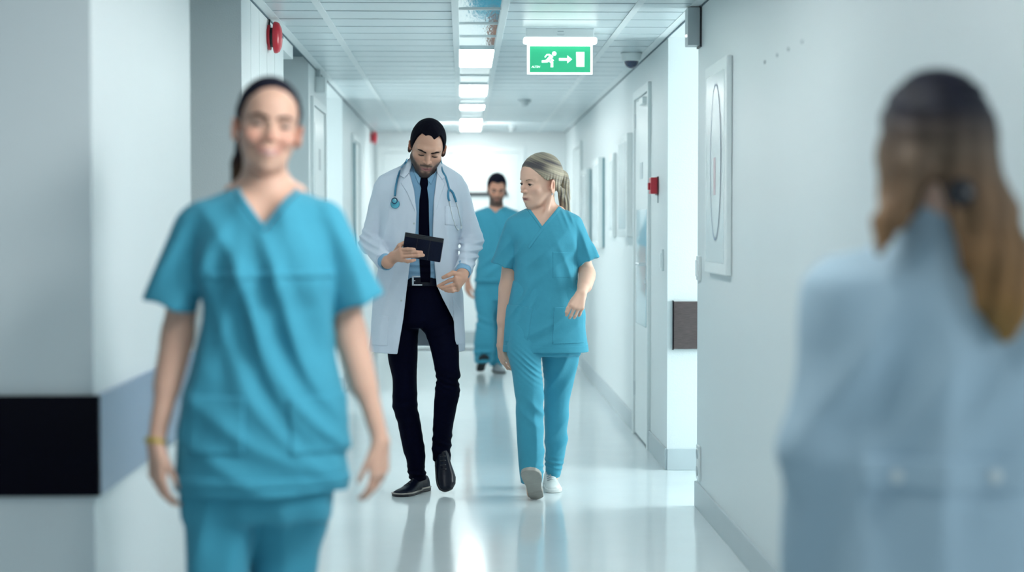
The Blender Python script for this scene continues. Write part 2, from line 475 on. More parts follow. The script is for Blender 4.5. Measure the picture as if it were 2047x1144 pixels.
boxes('grab_bar', [((xm + 0.10, YE - 0.055, 1.665), (dx1 - 0.12, YE - 0.035, 1.70)), ((xm + 0.13, YE - 0.036, 1.67), (xm + 0.15, YE - 0.02, 1.695)), ((dx1 - 0.17, YE - 0.036, 1.67), (dx1 - 0.15, YE - 0.02, 1.695))], M['black'], d3)


# pictures and fittings on the right wall -----------------------------
def picture(y0, y1, z0, z1, dep, label, edge='white', line=False):
    t = empty('wall_picture', (XR, (y0 + y1) / 2, z0), label, 'picture', None)
    box('frame', (XR - dep, y0, z0), (XR - 0.001, y1, z1), M['white'], t, 0.006)
    if edge != 'white':
        box('frame_edge', (XR - 0.014, y0 - 0.004, z0 + 0.004), (XR - 0.001, y0 + 0.004, z1 - 0.004), M[edge], t)
    box('print', (XR - dep - 0.0015, y0 + 0.05, z0 + 0.05), (XR - dep + 0.002, y1 - 0.05, z1 - 0.05), M['print_pale'], t)
    return t


t = picture(6.80, 7.40, 1.12, 2.03, 0.026, 'white framed picture of a large oval, on the near right wall')
yc, zc = 7.07, 1.60
ring_o = [(yc + 0.15 * math.cos(a), zc + 0.335 * math.sin(a)) for a in np.linspace(0, 2 * PI, 48, endpoint=False)]
bm = bmesh.new(); n = len(ring_o)
vo = [bm.verts.new((XR - 0.0295, y, z)) for y, z in ring_o]
vi = [bm.verts.new((XR - 0.0295, yc + (y - yc) * 0.93, zc + (z - zc) * 0.975)) for y, z in ring_o]
for i in range(n):
    j = (i + 1) % n; bm.faces.new((vo[i], vo[j], vi[j], vi[i]))
link_mesh('oval_outline', bm_mesh('oval_outline', bm), M['print_line'], t)
bm = bmesh.new(); bm.faces.new([bm.verts.new((XR - 0.0285, yc + (y - yc) * 0.95, zc + (z - zc) * 0.97)) for y, z in ring_o])
link_mesh('oval_fill', bm_mesh('oval_fill', bm), M['print_pale'], t)
boxes('caption', [((XR - 0.0300, yc + 0.0, 1.46), (XR - 0.0287, yc + 0.05, 1.62))], M['print_pink'], t)
picture(10.66, 11.26, 1.26, 1.93, 0.055, 'white box frame with a teal edge right beside the door', 'teal_edge')
picture(11.95, 12.25, 1.25, 1.86, 0.028, 'slim white frame without a teal edge, on the right wall between two teal-edged ones')
picture(12.95, 13.55, 1.16, 1.87, 0.05, 'white box frame with a teal edge, second beyond the right-hand door', 'teal_edge')
picture(14.25, 14.8, 1.16, 1.83, 0.05, 'narrow teal-edged frame farthest along the right wall', 'teal_edge')

t = empty('fire_call_point', (XR, 9.42, 1.51), 'red fire call point box on the right wall beside the door frame', 'fire alarm')
box('housing', (XR - 0.045, 9.37, 1.512), (XR, 9.47, 1.605), M['red'], t, 0.006)
box('back_plate', (XR - 0.008, 9.36, 1.506), (XR - 0.0005, 9.48, 1.61), M['dark_red'], t, 0.002)
box('press_button', (XR - 0.056, 9.40, 1.535), (XR - 0.044, 9.44, 1.575), M['red'], t, 0.003)
boxes('cable', [((XR - 0.006, 9.375, 1.46), (XR - 0.0005, 9.381, 1.507))], M['grey_plastic'], t)

for yy, zz, w, h, nm, lb, c in ((7.72, 1.13, 0.09, 0.115, 'light_switch', 'white light switch plate on the near right wall by the passage corner', 'switch'),
                                (7.70, 0.22, 0.085, 0.16, 'wall_socket', 'white double wall socket low on the near right wall', 'socket'),
                                (9.15, 1.14, 0.08, 0.12, 'light_switch', 'white light switch plate below the red call point', 'switch')):
    t = empty(nm, (XR, yy, zz), lb, c)
    box('plate', (XR - 0.012, yy - w / 2, zz - h / 2), (XR, yy + w / 2, zz + h / 2), M['white_plastic'], t, 0.004)
    if c == 'switch':
        box('rocker', (XR - 0.018, yy - w / 3, zz - h / 3), (XR - 0.011, yy + w / 3, zz + h / 3), M['white'], t, 0.003)
    else:
        for dz_ in (-0.04, 0.04):
            lathe('outlet', [(0, 0), (0.025, 0), (0.023, 0.004), (0.018, 0.001), (0, 0.001)], (XR - 0.0115, yy, zz + dz_), (-1, 0, 0), M['grey_plastic'], t, 20)
for k, yy in enumerate((6.07, 5.83, 5.63, 5.40)):
    t = lathe('wall_plug', [(0, 0), (0.007, 0), (0.006, 0.004), (0.002, 0.0055), (0, 0.0055)], (XR, yy, 1.927), (-1, 0, 0), M['grey_plastic'], None, 12, (XR, yy, 1.927))
    props(t, 'tiny grey wall plug, ' + ['farthest', 'third', 'second', 'nearest'][k] + ' of the four high on the right wall', 'plug', 'wall plugs on the right wall')

t = empty('alarm_box', (XR, 7.86, 2.16), 'white alarm box with a small lamp under the ceiling by the passage corner', 'box')
box('housing', (XR - 0.064, 7.70, 2.168), (XR, 7.80, 2.343), M['grey_plastic'], t, 0.004)
box('back_plate', (XR - 0.008, 7.69, 2.16), (XR - 0.0005, 7.805, 2.346), M['black'], t)
lathe('indicator', [(0, 0), (0.006, 0), (0.005, 0.006), (0, 0.007)], (XR - 0.064, 7.74, 2.215), (-1, 0, 0), M['led'], t, 12)

# dome camera and detectors on the ceiling
cx, cy = P(1262, 107, 9.78)[0], 9.78
t = empty('dome_camera', (cx, cy, ZC), 'dome security camera with a smoked glass on the ceiling by the right wall', 'camera')
lathe('housing', [(0, 0), (0.062, 0), (0.060, 0.02), (0.055, 0.046), (0.046, 0.05), (0, 0.05)], (cx, cy, ZC), (0, 0, -1), M['white_plastic'], t)
lathe('base_ring', [(0, 0), (0.064, 0), (0.064, 0.005), (0, 0.005)], (cx, cy, ZC), (0, 0, -1), M['grey_plastic'], t)
lathe('dome', [(0.044 * math.cos(a), 0.048 + 0.046 * math.sin(a)) for a in np.linspace(0, PI / 2 * 0.98, 9)], (cx, cy, ZC), (0, 0, -1), M['dome'], t)
for (x, y, r, lb) in ((0.50, 13.4, 0.055, 'pale round smoke detector on the ceiling beyond the exit sign'), (0.50, 16.9, 0.05, 'faint round smoke detector on the ceiling near the end wall')):
    t = empty('smoke_detector', (x, y, ZC), lb, 'smoke detector')
    lathe('base', [(0, 0), (r, 0), (r, 0.016), (r * 0.9, 0.02), (0, 0.02)], (x, y, ZC), (0, 0, -1), M['grey_plastic'], t, 24)
    lathe('chamber', [(0, 0.018), (r * 0.62, 0.018), (r * 0.6, 0.04), (r * 0.35, 0.05), (0, 0.05)], (x, y, ZC), (0, 0, -1), M['grey_plastic'], t, 24)

# fire bells on the left wall
def bell(y, z, r, label):
    t = empty('fire_bell', (XL, y, z), label, 'fire bell')
    lathe('back_plate', [(0, 0), (r * 0.80, 0), (r * 0.80, 0.014), (0, 0.014)], (XL, y, z), (1, 0, 0), M['red'], t)
    lathe('spacer', [(0, 0.012), (r * 0.62, 0.012), (r * 0.62, 0.034), (0, 0.034)], (XL, y, z), (1, 0, 0), M['black'], t)
    lathe('gong', [(0, 0.03), (r * 0.97, 0.03), (r, 0.035), (r * 0.99, 0.044), (r * 0.90, 0.056), (r * 0.62, 0.066), (r * 0.25, 0.070), (0, 0.071)], (XL, y, z), (1, 0, 0), M['red'], t)
    lathe('screw', [(0, 0.069), (r * 0.09, 0.069), (r * 0.08, 0.078), (0, 0.079)], (XL, y, z), (1, 0, 0), M['steel'], t, 12)
    tube('cable', [(XL + 0.006, y, z + r * 0.78), (XL + 0.008, y + 0.003, z + r * 1.1), (XL + 0.006, y, ZC - 0.01)], 0.005, M['black'], t, 6, 4)
    return t


bell(8.22, P(550, 75, 8.22)[2], 0.078, 'round red fire bell under the ceiling on the near left wall')
bell(17.3, P(745, 275, 17.3)[2], 0.07, 'small distant red fire bell at the far end of the left wall')
t = empty('motion_sensor', (XL, 10.95, 2.2), 'small white sensor box at the ceiling corner above the left-hand door', 'sensor')
box('housing', (XL, 10.82, 2.20), (XL + 0.07, 10.92, 2.30), M['white_plastic'], t, 0.008)
box('bracket', (XL, 10.84, 2.29), (XL + 0.03, 10.90, 2.345), M['grey_plastic'], t)

# the exit sign -------------------------------------------------------
YS = 8.62
c0 = P(1120, 100, YS)
SXc = c0[0]
pz = lambda py: P(1120, py, YS)[2]
pxx = lambda px: P(px, 100, YS)[0]
t = empty('exit_sign', (SXc, YS, ZC), 'lit green emergency exit sign hanging from the ceiling', 'exit sign')
box('housing', (pxx(1051), YS - 0.03, pz(76)), (pxx(1187), YS + 0.03, ZC), M['white_plastic'], t, 0.003)
lathe_bar = box('lamp_cover', (pxx(1046), YS - 0.035, pz(88)), (pxx(1193), YS + 0.035, pz(75.5)), M['sign_white'], t, 0.011)
boxes('edge_frame', [((pxx(1053.5), YS - 0.008, pz(149)), (pxx(1184.5), YS + 0.008, pz(144.8))), ((pxx(1053.5), YS - 0.008, pz(146)), (pxx(1059.0), YS + 0.008, pz(87))), ((pxx(1180.0), YS - 0.008, pz(146)), (pxx(1184.5), YS + 0.008, pz(87))), ((pxx(1058), YS - 0.008, pz(93)), (pxx(1181), YS + 0.008, pz(87)))], M['sign_rim'], t, 0.002)
gm, nt, b = new_mat('sign_green')
b.inputs['Base Color'].default_value = (0.02, 0.35, 0.16, 1)
b.inputs['Emission Color'].default_value = (0.045, 0.60, 0.32, 1)
b.inputs['Emission Strength'].default_value = 0.42
box('panel', (pxx(1058.5), YS - 0.006, pz(145.3)), (pxx(1180.5), YS + 0.006, pz(92.5)), gm, t)
# crop pixels of the pictogram -> corridor metres
pc = lambda u, v, w: Vector((pxx(1040 + u / 10.4), YS - 0.0062 - w, pz(50 + v / 10.4)))
circ = lambda u, v, r, n=16: [(u + r * math.cos(2 * PI * i / n), v + r * math.sin(2 * PI * i / n)) for i in range(n)]
runner = [circ(705, 598, 47),
          [(545, 608), (600, 603), (655, 628), (690, 665), (640, 710), (585, 775), (555, 785), (445, 787), (445, 738), (525, 732), (575, 680), (605, 640), (560, 640), (515, 690), (500, 665)],
          [(598, 768), (655, 722), (685, 780), (685, 882), (628, 884), (632, 800)],
          [(640, 690), (665, 700), (702, 742), (684, 755), (630, 712)]]
poly_plate('running_figure', runner, pc, 0.001, M['sign_mark'], t)
poly_plate('arrow', [[(802, 690), (975, 690), (975, 632), (1078, 715), (975, 802), (975, 745), (802, 745)]], pc, 0.001, M['sign_mark'], t)
poly_plate('door_symbol', [[(1158, 562), (1332, 562), (1332, 872), (1164, 872)]], pc, 0.001, M['sign_mark'], t)


def text_mesh(name, body, size, M4, mat, parent, shear=0.0, ext=0.0006):
    cu = bpy.data.curves.new(name, 'FONT'); cu.body = body; cu.size = size; cu.extrude = ext; cu.align_x = 'LEFT'; cu.shear = shear; cu.offset = size * 0.02
    o = bpy.data.objects.new(name, cu); COL.objects.link(o)
    dg = bpy.context.evaluated_depsgraph_get()
    me = bpy.data.meshes.new_from_object(o.evaluated_get(dg)); bpy.data.objects.remove(o); bpy.data.curves.remove(cu)
    me.transform(M4)
    return link_mesh(name, me, mat, parent)


UPR = Matrix(((1, 0, 0, 0), (0, 0, -1, 0), (0, 1, 0, 0), (0, 0, 0, 1)))
text_mesh('maker_lettering', 'ALTEN', 0.0145, Matrix.Translation(pc(232, 893, 0.0006)) @ UPR, M['sign_mark'], t, 0.2)
boxes('maker_label', [((SXc - 0.016, YS - 0.0306, pz(65.3)), (SXc + 0.016, YS - 0.0298, pz(63.2))), ((SXc - 0.02, YS - 0.0306, pz(70)), (SXc + 0.02, YS - 0.0298, pz(69.2))), ((SXc - 0.016, YS - 0.0306, pz(72)), (SXc + 0.016, YS - 0.0298, pz(71.3)))], M['grey_plastic'], t)


# ------------------------------------------------------------------ surfaces of bodies and clothes: distance fields turned into meshes
F32 = np.float32


def smin(a, b, k):
    if k <= 0: return np.minimum(a, b)
    h = np.maximum(k - np.abs(a - b), 0) / k
    return np.minimum(a, b) - h * h * k * 0.25


def smax(a, b, k): return -smin(-a, -b, k)


class Field:
    def __init__(s): s.ops = []
    def add(s, f, k=0.0): s.ops.append(('a', f, k)); return s
    def sub(s, f, k=0.0): s.ops.append(('s', f, k)); return s
    def cut(s, f, k=0.0): s.ops.append(('c', f, k)); return s       # intersection
    def disp(s, f): s.ops.append(('d', f, 0.0)); return s
    def __call__(s, p):
        v = np.full(len(p), 1e3, F32)
        for kind, f, k in s.ops: v = s.comb(kind, v, f(p), k)
        return v
    @staticmethod
    def comb(kind, v, d, k):
        if kind == 'a': return smin(v, d, k) if k else np.minimum(v, d)
        if kind == 's': return smax(v, -d, k)
        if kind == 'c': return smax(v, d, k)
        return v + d


def surface(fld, lo, hi, h):
    """mesh of the zero surface inside lo..hi, cells of size h"""
    lo = np.array(lo, float); hi = np.array(hi, float)
    B = 8
    nb = np.maximum(1, np.ceil((hi - lo) / (h * B)).astype(int))
    N = nb * B + 1
    gi = np.stack(np.meshgrid(*[np.arange(n) for n in nb], indexing='ij'), -1).reshape(-1, 3)
    cen = (lo + (gi + 0.5) * B * h).astype(F32)
    half = B * h * 0.5 * math.sqrt(3)
    v = np.full(len(cen), 1e3, F32); D = []
    for kind, f, k in fld.ops:
        d = f(cen).astype(F32); D.append(d); v = Field.comb(kind, v, d, k)
    keep = np.abs(v) < half * 1.35 + 0.012
    G = np.where(v < 0, F32(-1), F32(1)).reshape(nb)
    vol = np.repeat(np.repeat(np.repeat(G, B, 0), B, 1), B, 2)
    vol = np.pad(vol, ((0, 1), (0, 1), (0, 1)), mode='edge')
    ids = np.nonzero(keep)[0]
    off = np.stack(np.meshgrid(*[np.arange(B + 1)] * 3, indexing='ij'), -1).reshape(-1, 3)
    base = gi[ids] * B
    idx = base[:, None, :] + off[None]
    pts = (lo + idx * h).astype(F32)
    val = np.full(pts.shape[:2], 1e3, F32)
    reach = half * 1.35 + 0.015
    for (kind, f, k), d in zip(fld.ops, D):
        dd = d[ids]
        if kind == 'a' or kind == 's': m = dd < reach + k
        elif kind == 'c': m = dd > -(reach + k)
        else: m = np.ones(len(ids), bool)
        if not m.any(): continue
        sub = pts[m]
        r = f(sub.reshape(-1, 3)).reshape(sub.shape[:2])
        val[m] = Field.comb(kind, val[m], r.astype(F32), k)
    vol[idx[..., 0], idx[..., 1], idx[..., 2]] = val
    # close the surface at the limits of the box
    for a in range(3):
        sl = [slice(None)] * 3
        for e in (0, -1):
            sl[a] = e; vol[tuple(sl)] = np.maximum(vol[tuple(sl)], 0.001)
    vol[vol == 0] = 1e-6
    sg = vol < 0
    n0, n1, n2 = N - 1
    cnt = np.zeros((n0, n1, n2), np.int8)
    for i in (0, 1):
        for j in (0, 1):
            for k in (0, 1):
                cnt += sg[i:n0 + i, j:n1 + j, k:n2 + k]
    ac = np.argwhere((cnt > 0) & (cnt < 8))
    vid = np.full((n0, n1, n2), -1, np.int32)
    vid[ac[:, 0], ac[:, 1], ac[:, 2]] = np.arange(len(ac))
    acc = np.zeros((len(ac), 3)); num = np.zeros(len(ac))
    cor = [(i, j, k) for i in (0, 1) for j in (0, 1) for k in (0, 1)]
    cv = {c: vol[ac[:, 0] + c[0], ac[:, 1] + c[1], ac[:, 2] + c[2]] for c in cor}
    for c in cor:
        for a in range(3):
            if c[a]: continue
            e = list(c); e[a] = 1; e = tuple(e)
            A, Bv = cv[c], cv[e]
            m = (A < 0) != (Bv < 0)
            t = np.where(m, A / np.where(m, A - Bv, 1), 0)
            q = np.array(c, float)[None].repeat(len(ac), 0); q[:, a] += t
            acc[m] += q[m]; num[m] += 1
    ver = lo + (ac + acc / num[:, None]) * h
    quads = []
    for a in range(3):
        b, c = (a + 1) % 3, (a + 2) % 3
        s0 = [slice(None)] * 3; s1 = [slice(None)] * 3
        s0[a] = slice(0, -1); s1[a] = slice(1, None)
        A, Bv = sg[tuple(s0)], sg[tuple(s1)]
        e = np.argwhere(A != Bv)
        e = e[(e[:, b] > 0) & (e[:, c] > 0) & (e[:, b] < N[b] - 1) & (e[:, c] < N[c] - 1)]
        inside = A[e[:, 0], e[:, 1], e[:, 2]]
        q = []
        for db, dc in ((-1, -1), (0, -1), (0, 0), (-1, 0)):
            w = e.copy(); w[:, b] += db; w[:, c] += dc
            q.append(vid[w[:, 0], w[:, 1], w[:, 2]])
        q = np.stack(q, 1)
        q[~inside] = q[~inside][:, ::-1]
        quads.append(q)
    quads = np.concatenate(quads)
    quads = quads[(quads >= 0).all(1)]
    # one gentle smoothing pass
    nbr = np.zeros_like(ver); nn = np.zeros(len(ver))
    for i in range(4):
        np.add.at(nbr, quads[:, i], ver[quads[:, (i + 1) % 4]] + ver[quads[:, i - 1]]); np.add.at(nn, quads[:, i], 2)
    ver = np.where(nn[:, None] > 0, 0.55 * ver + 0.45 * nbr / np.maximum(nn, 1)[:, None], ver)
    return ver, quads


def make(name, fld, lo, hi, h, mat, parent, tint=None, label=None):
    ver, q = surface(fld, lo, hi, h)
    me = bpy.data.meshes.new(name)
    me.vertices.add(len(ver)); me.vertices.foreach_set('co', ver.astype(F32).ravel())
    me.loops.add(q.size); me.loops.foreach_set('vertex_index', q.astype(np.int32).ravel())
    me.polygons.add(len(q)); me.polygons.foreach_set('loop_start', np.arange(0, q.size, 4, dtype=np.int32))
    me.polygons.foreach_set('use_smooth', np.ones(len(q), bool))
    me.update(calc_edges=True); me.validate()
    if tint is not None:
        c = tint(ver.astype(F32)); c = np.concatenate([c, np.ones((len(c), 1))], 1).astype(F32)
        at = me.attributes.new('tint', 'FLOAT_COLOR', 'POINT'); at.data.foreach_set('color', c.ravel())
    o = link_mesh(name, me, mat, parent)
    if label: o['label'] = label
    return o


# shapes
def V(*a): return np.array(a, F32)


def cap(a, b, ra, rb=None):
    a = np.array(a, F32); b = np.array(b, F32); rb = ra if rb is None else rb
    ab = b - a; l2 = float(ab @ ab) + 1e-12
    def f(p):
        q = p - a; t = np.clip(q @ ab / l2, 0, 1)
        return np.linalg.norm(q - t[:, None] * ab, axis=1) - (ra + (rb - ra) * t)
    return f


def chain(pts, rs, k=0.02):
    fs = [cap(pts[i], pts[i + 1], rs[i], rs[i + 1]) for i in range(len(pts) - 1)]
    def f(p):
        v = fs[0](p)
        for g in fs[1:]: v = smin(v, g(p), k)
        return v
    return f


def ell(c, r, R=None):
    c = np.array(c, F32); r = np.array(r, F32)
    def f(p):
        q = p - c
        if R is not None: q = q @ np.array(R, F32)
        k0 = np.linalg.norm(q / r, axis=1); k1 = np.linalg.norm(q / (r * r), axis=1)
        return k0 * (k0 - 1) / np.maximum(k1, 1e-6)
    return f


def rbox(c, hs, rad, R=None):
    c = np.array(c, F32); hs = np.array(hs, F32) - rad
    def f(p):
        q = p - c
        if R is not None: q = q @ np.array(R, F32)
        q = np.abs(q) - hs
        return np.linalg.norm(np.maximum(q, 0), axis=1) + np.minimum(q.max(1), 0) - rad
    return f


def plane(pt, n):
    pt = np.array(pt, F32); n = np.array(n, F32); n = n / np.linalg.norm(n)
    return lambda p: (p - pt) @ n


def pchip(x, y, n=200):
    x = np.array(x, float); y = np.array(y, float)
    o = np.argsort(x); x = x[o]; y = y[o]
    h = np.diff(x); s = np.diff(y) / h; m = np.zeros(len(x))
    if len(x) > 2:
        w = (s[:-1] * s[1:]) > 0
        m[1:-1] = np.where(w, 2 * s[:-1] * s[1:] / np.where(w, s[:-1] + s[1:], 1), 0)
    m[0] = s[0]; m[-1] = s[-1]
    X = np.linspace(x[0], x[-1], n); i = np.clip(np.searchsorted(x, X) - 1, 0, len(h) - 1)
    t = (X - x[i]) / h[i]
    Y = (2 * t**3 - 3 * t**2 + 1) * y[i] + (t**3 - 2 * t**2 + t) * h[i] * m[i] + (-2 * t**3 + 3 * t**2) * y[i + 1] + (t**3 - t**2) * h[i] * m[i + 1]
    return X, Y


def loft(rows, n=2.0, rnd=0.0):
    """rows of (z, centre x, half width, centre y, half depth); cross sections are superellipses"""
    z = [r[0] for r in rows]
    tabs = [pchip(z, [r[i] for r in rows]) for i in (1, 2, 3, 4)]
    z0, z1 = min(z) + rnd, max(z) - rnd
    def f(p):
        cx, a, cy, b = [np.interp(p[:, 2], X, Y) for X, Y in tabs]
        a = np.maximum(a, 0.004); b = np.maximum(b, 0.004)
        x = np.abs(p[:, 0] - cx); y = np.abs(p[:, 1] - cy)
        u = (x / a) ** n + (y / b) ** n
        rho = np.maximum(u, 1e-6) ** (1 / n)
        g = rho ** (1 - n) * np.sqrt((x ** (n - 1) / a ** n) ** 2 + (y ** (n - 1) / b ** n) ** 2)
        d = (rho - 1) / np.maximum(g, 0.5 / np.maximum(a, b))
        d = np.maximum(d, -np.minimum(a, b))
        dz = np.maximum(z0 - p[:, 2], p[:, 2] - z1)
        if rnd:
            d = d + rnd
            return (np.sqrt(np.maximum(d, 0) ** 2 + np.maximum(dz, 0) ** 2) + np.minimum(np.maximum(d, dz), 0) - rnd).astype(F32)
        return np.maximum(d, dz).astype(F32)
    return f


def rows_px(Y, rows):
    """rows of (py, left px, right px, depth offset, half depth) measured on the photograph -> metres"""
    out = []
    for py, xl, xr, dy, b in rows:
        l = P(xl, py, Y + dy); r = P(xr, py, Y + dy)
        out.append((l[2], (l[0] + r[0]) / 2, (r[0] - l[0]) / 2, Y + dy, b))
    return out


def poly2(pts):
    """distance to a polygon in the x-z plane"""
    pts = np.array(pts, float)
    def f(p):
        x = p[:, 0].astype(float); z = p[:, 2].astype(float); n = len(pts)
        d = np.full(len(p), 1e9); s = np.ones(len(p))
        for i in range(n):
            a = pts[i]; b = pts[i - 1]; e = b - a; wx = x - a[0]; wz = z - a[1]
            t = np.clip((wx * e[0] + wz * e[1]) / (e @ e + 1e-12), 0, 1)
            d = np.minimum(d, (wx - e[0] * t) ** 2 + (wz - e[1] * t) ** 2)
            c1 = z >= a[1]; c2 = z < b[1]; c3 = e[0] * wz > e[1] * wx
            fl = (c1 & c2 & c3) | (~c1 & ~c2 & ~c3)
            s = np.where(fl, -s, s)
        return (s * np.sqrt(d)).astype(F32)
    return f


def poly_px(Y, pts): return poly2([(P(x, y, Y)[0], P(x, y, Y)[2]) for x, y in pts])


def patch(base, t, region, front_y=None, sunk=0.006):
    """cloth lying on a surface: thickness t above base, inside region"""
    g = Field().add(lambda p: base(p) - t)
    g.cut(lambda p: -base(p) - sunk)
    g.cut(region, 0.002)
    if front_y is not None: g.cut(lambda p: (p[:, 1] - front_y).astype(F32))
    return g


def fold(c, ang, wl, amp, sx, sz, ph=0.0, warp=0.0, sharp=True):
    """a set of parallel folds round c in the x-z plane; ang is the direction the folds run (degrees from x)"""
    ca, sa = math.cos(math.radians(ang)), math.sin(math.radians(ang))
    def f(p):
        x = p[:, 0] - c[0]; z = p[:, 2] - c[1]
        u = x * ca + z * sa; v = -x * sa + z * ca
        v = v + warp * np.sin(u * 9 + ph * 2) * 0.1
        w = np.cos(2 * PI * v / wl + ph)
        if sharp: w = np.sqrt(np.cos(PI * v / wl + ph) ** 2 + 0.035) * 2 - 1.15
        return (amp * w * np.exp(-(u / sx) ** 2 - (v / sz) ** 2)).astype(F32)
    return f


def crumple(s, amp, seed=0):
    r = np.random.RandomState(seed); A = r.normal(size=(4, 3)) * s; ph = r.uniform(0, 6, 4)
    def f(p):
        q = p + 0.25 / s * np.sin(p[:, [1, 2, 0]] * s * 0.7 + ph[0])
        v = 0
        for i in range(4): v = v + np.sin(q @ A[i].astype(F32) + ph[i])
        return (amp * 0.35 * v).astype(F32)
    return f


def total(*fs):
    return lambda p: sum(f(p) for f in fs).astype(F32)


def rot(yaw=0, pitch=0, roll=0):
    y, p, r = [math.radians(a) for a in (yaw, pitch, roll)]
    Rz = np.array([[math.cos(y), -math.sin(y), 0], [math.sin(y), math.cos(y), 0], [0, 0, 1]])
    Rx = np.array([[1, 0, 0], [0, math.cos(p), -math.sin(p)], [0, math.sin(p), math.cos(p)]])
    Ry = np.array([[math.cos(r), 0, math.sin(r)], [0, 1, 0], [-math.sin(r), 0, math.cos(r)]])
    return Rz @ Ry @ Rx


class Frame:
    """local axes: x to the picture's right when facing us, -y the face, z up"""
    def __init__(s, o, R, sc=1.0): s.o = np.array(o, float); s.R = np.array(R, float); s.s = sc
    def w(s, x, y, z): return s.o + s.R @ (np.array([x, y, z]) * s.s)
    def loc(s, p): return ((p - s.o.astype(F32)) @ s.R.astype(F32) / F32(s.s)).astype(F32)
    def fn(s, f): return lambda p: f(s.loc(p)) * F32(s.s)


# ------------------------------------------------------------------ heads
def skull_fn(male):
    r = (0.0775, 0.0975, 0.089) if male else (0.0755, 0.0955, 0.088)
    return ell((0, 0.014, 0.031), r)


def head(fld, fr, male=False, smile=0.0, eye_open=0.5, mouth_open=0.0, detail=True, gaze_down=0.0):
    A = lambda f, k: fld.add(fr.fn(f), k * fr.s)
    S = lambda f, k: fld.sub(fr.fn(f), k * fr.s)
    jw = 0.053 if male else 0.0445; jz = -0.052 if male else -0.045; jm, jf = (0.50, -0.072) if male else (0.54, -0.060)
    A(skull_fn(male), 0.0)
    A(ell((0, -0.022, -0.030 if male else -0.035), (0.063 if male else 0.0575, 0.067, 0.066 if male else 0.071)), 0.03)                 # face
    A(chain([(-jw, -0.006, jz), (-jw * jm, -0.046, -0.087), (0, jf, -0.097), (jw * jm, -0.046, -0.087), (jw, -0.006, jz)], [0.019, 0.0165, 0.0195, 0.0165, 0.019] if male else [0.018, 0.0165, 0.019, 0.0165, 0.018], 0.02), 0.03)  # jaw
    A(ell((0, -0.077 if male else -0.0665, -0.097 if male else -0.094), (0.018 if male else 0.015, 0.0125, 0.0135)), 0.02)
    if not male: A(ell((0, -0.036, 0.042), (0.058, 0.057, 0.052)), 0.02)                                    # chin
    for s in (-1, 1):
        A(ell((s * 0.043, -0.057, -0.024), (0.022, 0.019, 0.017)), 0.022)                         # cheekbone
        if smile: A(ell((s * 0.039, -0.069, -0.036), (0.017, 0.013, 0.013)), 0.014)
    A(chain([(-0.050, -0.062, 0.023), (-0.022, -0.080, 0.021), (0, -0.080, 0.021), (0.022, -0.080, 0.021), (0.050, -0.062, 0.023)], [0.010, 0.0125, 0.012, 0.0125, 0.010] if male else [0.006, 0.0075, 0.007, 0.0075, 0.006], 0.012), 0.014)
    for s in (-1, 1):
        S(ell((s * 0.031, -0.098, 0.000), (0.0195, 0.020, 0.0125)), 0.014)                        # eye socket
    # nose
    A(chain([(0, -0.083, 0.012), (0, -0.097, -0.014), (0, -0.106 if male else -0.101, -0.031)], [0.0082, 0.0092, 0.0105] if male else [0.0060, 0.0070, 0.0084], 0.01), 0.012)
    for s in (-1, 1):
        A(ell((s * 0.0125, -0.0935, -0.0345), (0.0080, 0.0095, 0.0072)), 0.006)
        if detail: S(ell((s * 0.0068, -0.0985, -0.0425), (0.0036, 0.0050, 0.0030)), 0.003)
    # mouth region
    A(ell((0, -0.078, -0.066), (0.027, 0.0165, 0.019)), 0.016)
    if smile:
        for s in (-1, 1): S(chain([(s * 0.019, -0.0945, -0.034), (s * 0.029, -0.089, -0.050), (s * 0.034, -0.082, -0.066)], [0.003, 0.0045, 0.003], 0.004), 0.008)
    wl = 0.0215 + 0.006 * smile; up = 0.006 * smile
    A(chain([(-wl, -0.0845 + 0.006 * smile, -0.0665 + up), (-0.007, -0.0945, -0.0625), (0, -0.094, -0.0635), (0.007, -0.0945, -0.0625), (wl, -0.0845 + 0.006 * smile, -0.0665 + up)], [0.0026, 0.0048, 0.0044, 0.0048, 0.0026], 0.004), 0.005)
    A(chain([(-wl * 0.9, -0.0845 + 0.006 * smile, -0.069 + up), (0, -0.0925, -0.0745 - mouth_open), (wl * 0.9, -0.0845 + 0.006 * smile, -0.069 + up)], [0.0028, 0.0062, 0.0028], 0.005), 0.005)
    if detail:
        S(chain([(-wl, -0.0905 + 0.006 * smile, -0.0675 + up), (0, -0.101, -0.0685 - mouth_open * 0.4), (wl, -0.0905 + 0.006 * smile, -0.0675 + up)], [0.0012, 0.0022 + mouth_open * 0.7, 0.0012], 0.002), 0.003)
    for s in (-1, 1):
        e = (s * 0.0315, -0.0715, -0.001)
        A(ell(e, (0.0148, 0.0148, 0.0140)), 0.004)                                                # lids
        if detail and eye_open > 0:
            S(ell((e[0], e[1] - 0.0145, e[2] - 0.003 * gaze_down), (0.0128, 0.012, 0.0022 + 0.0042 * eye_open)), 0.0015)
        # ear
        E = np.array(rot(yaw=s * 32, roll=s * 8))
        ez = 0 if male else -0.010
        A(ell((s * 0.0815, 0.013, -0.008 + ez), (0.0070, 0.0205, 0.032), E), 0.006)
        if detail:
            S(ell((s * 0.0890, 0.0075, -0.005 + ez), (0.0055, 0.0110, 0.019), E), 0.004)
            A(ell((s * 0.0785, -0.002, -0.014 + ez), (0.004, 0.005, 0.008)), 0.004)


def neck(fld, fr, base, r0, r1, k=0.025, back=0.018):
    a = fr.w(0, back, -0.06); fld.add(cap(a, base, r0, r1), k)


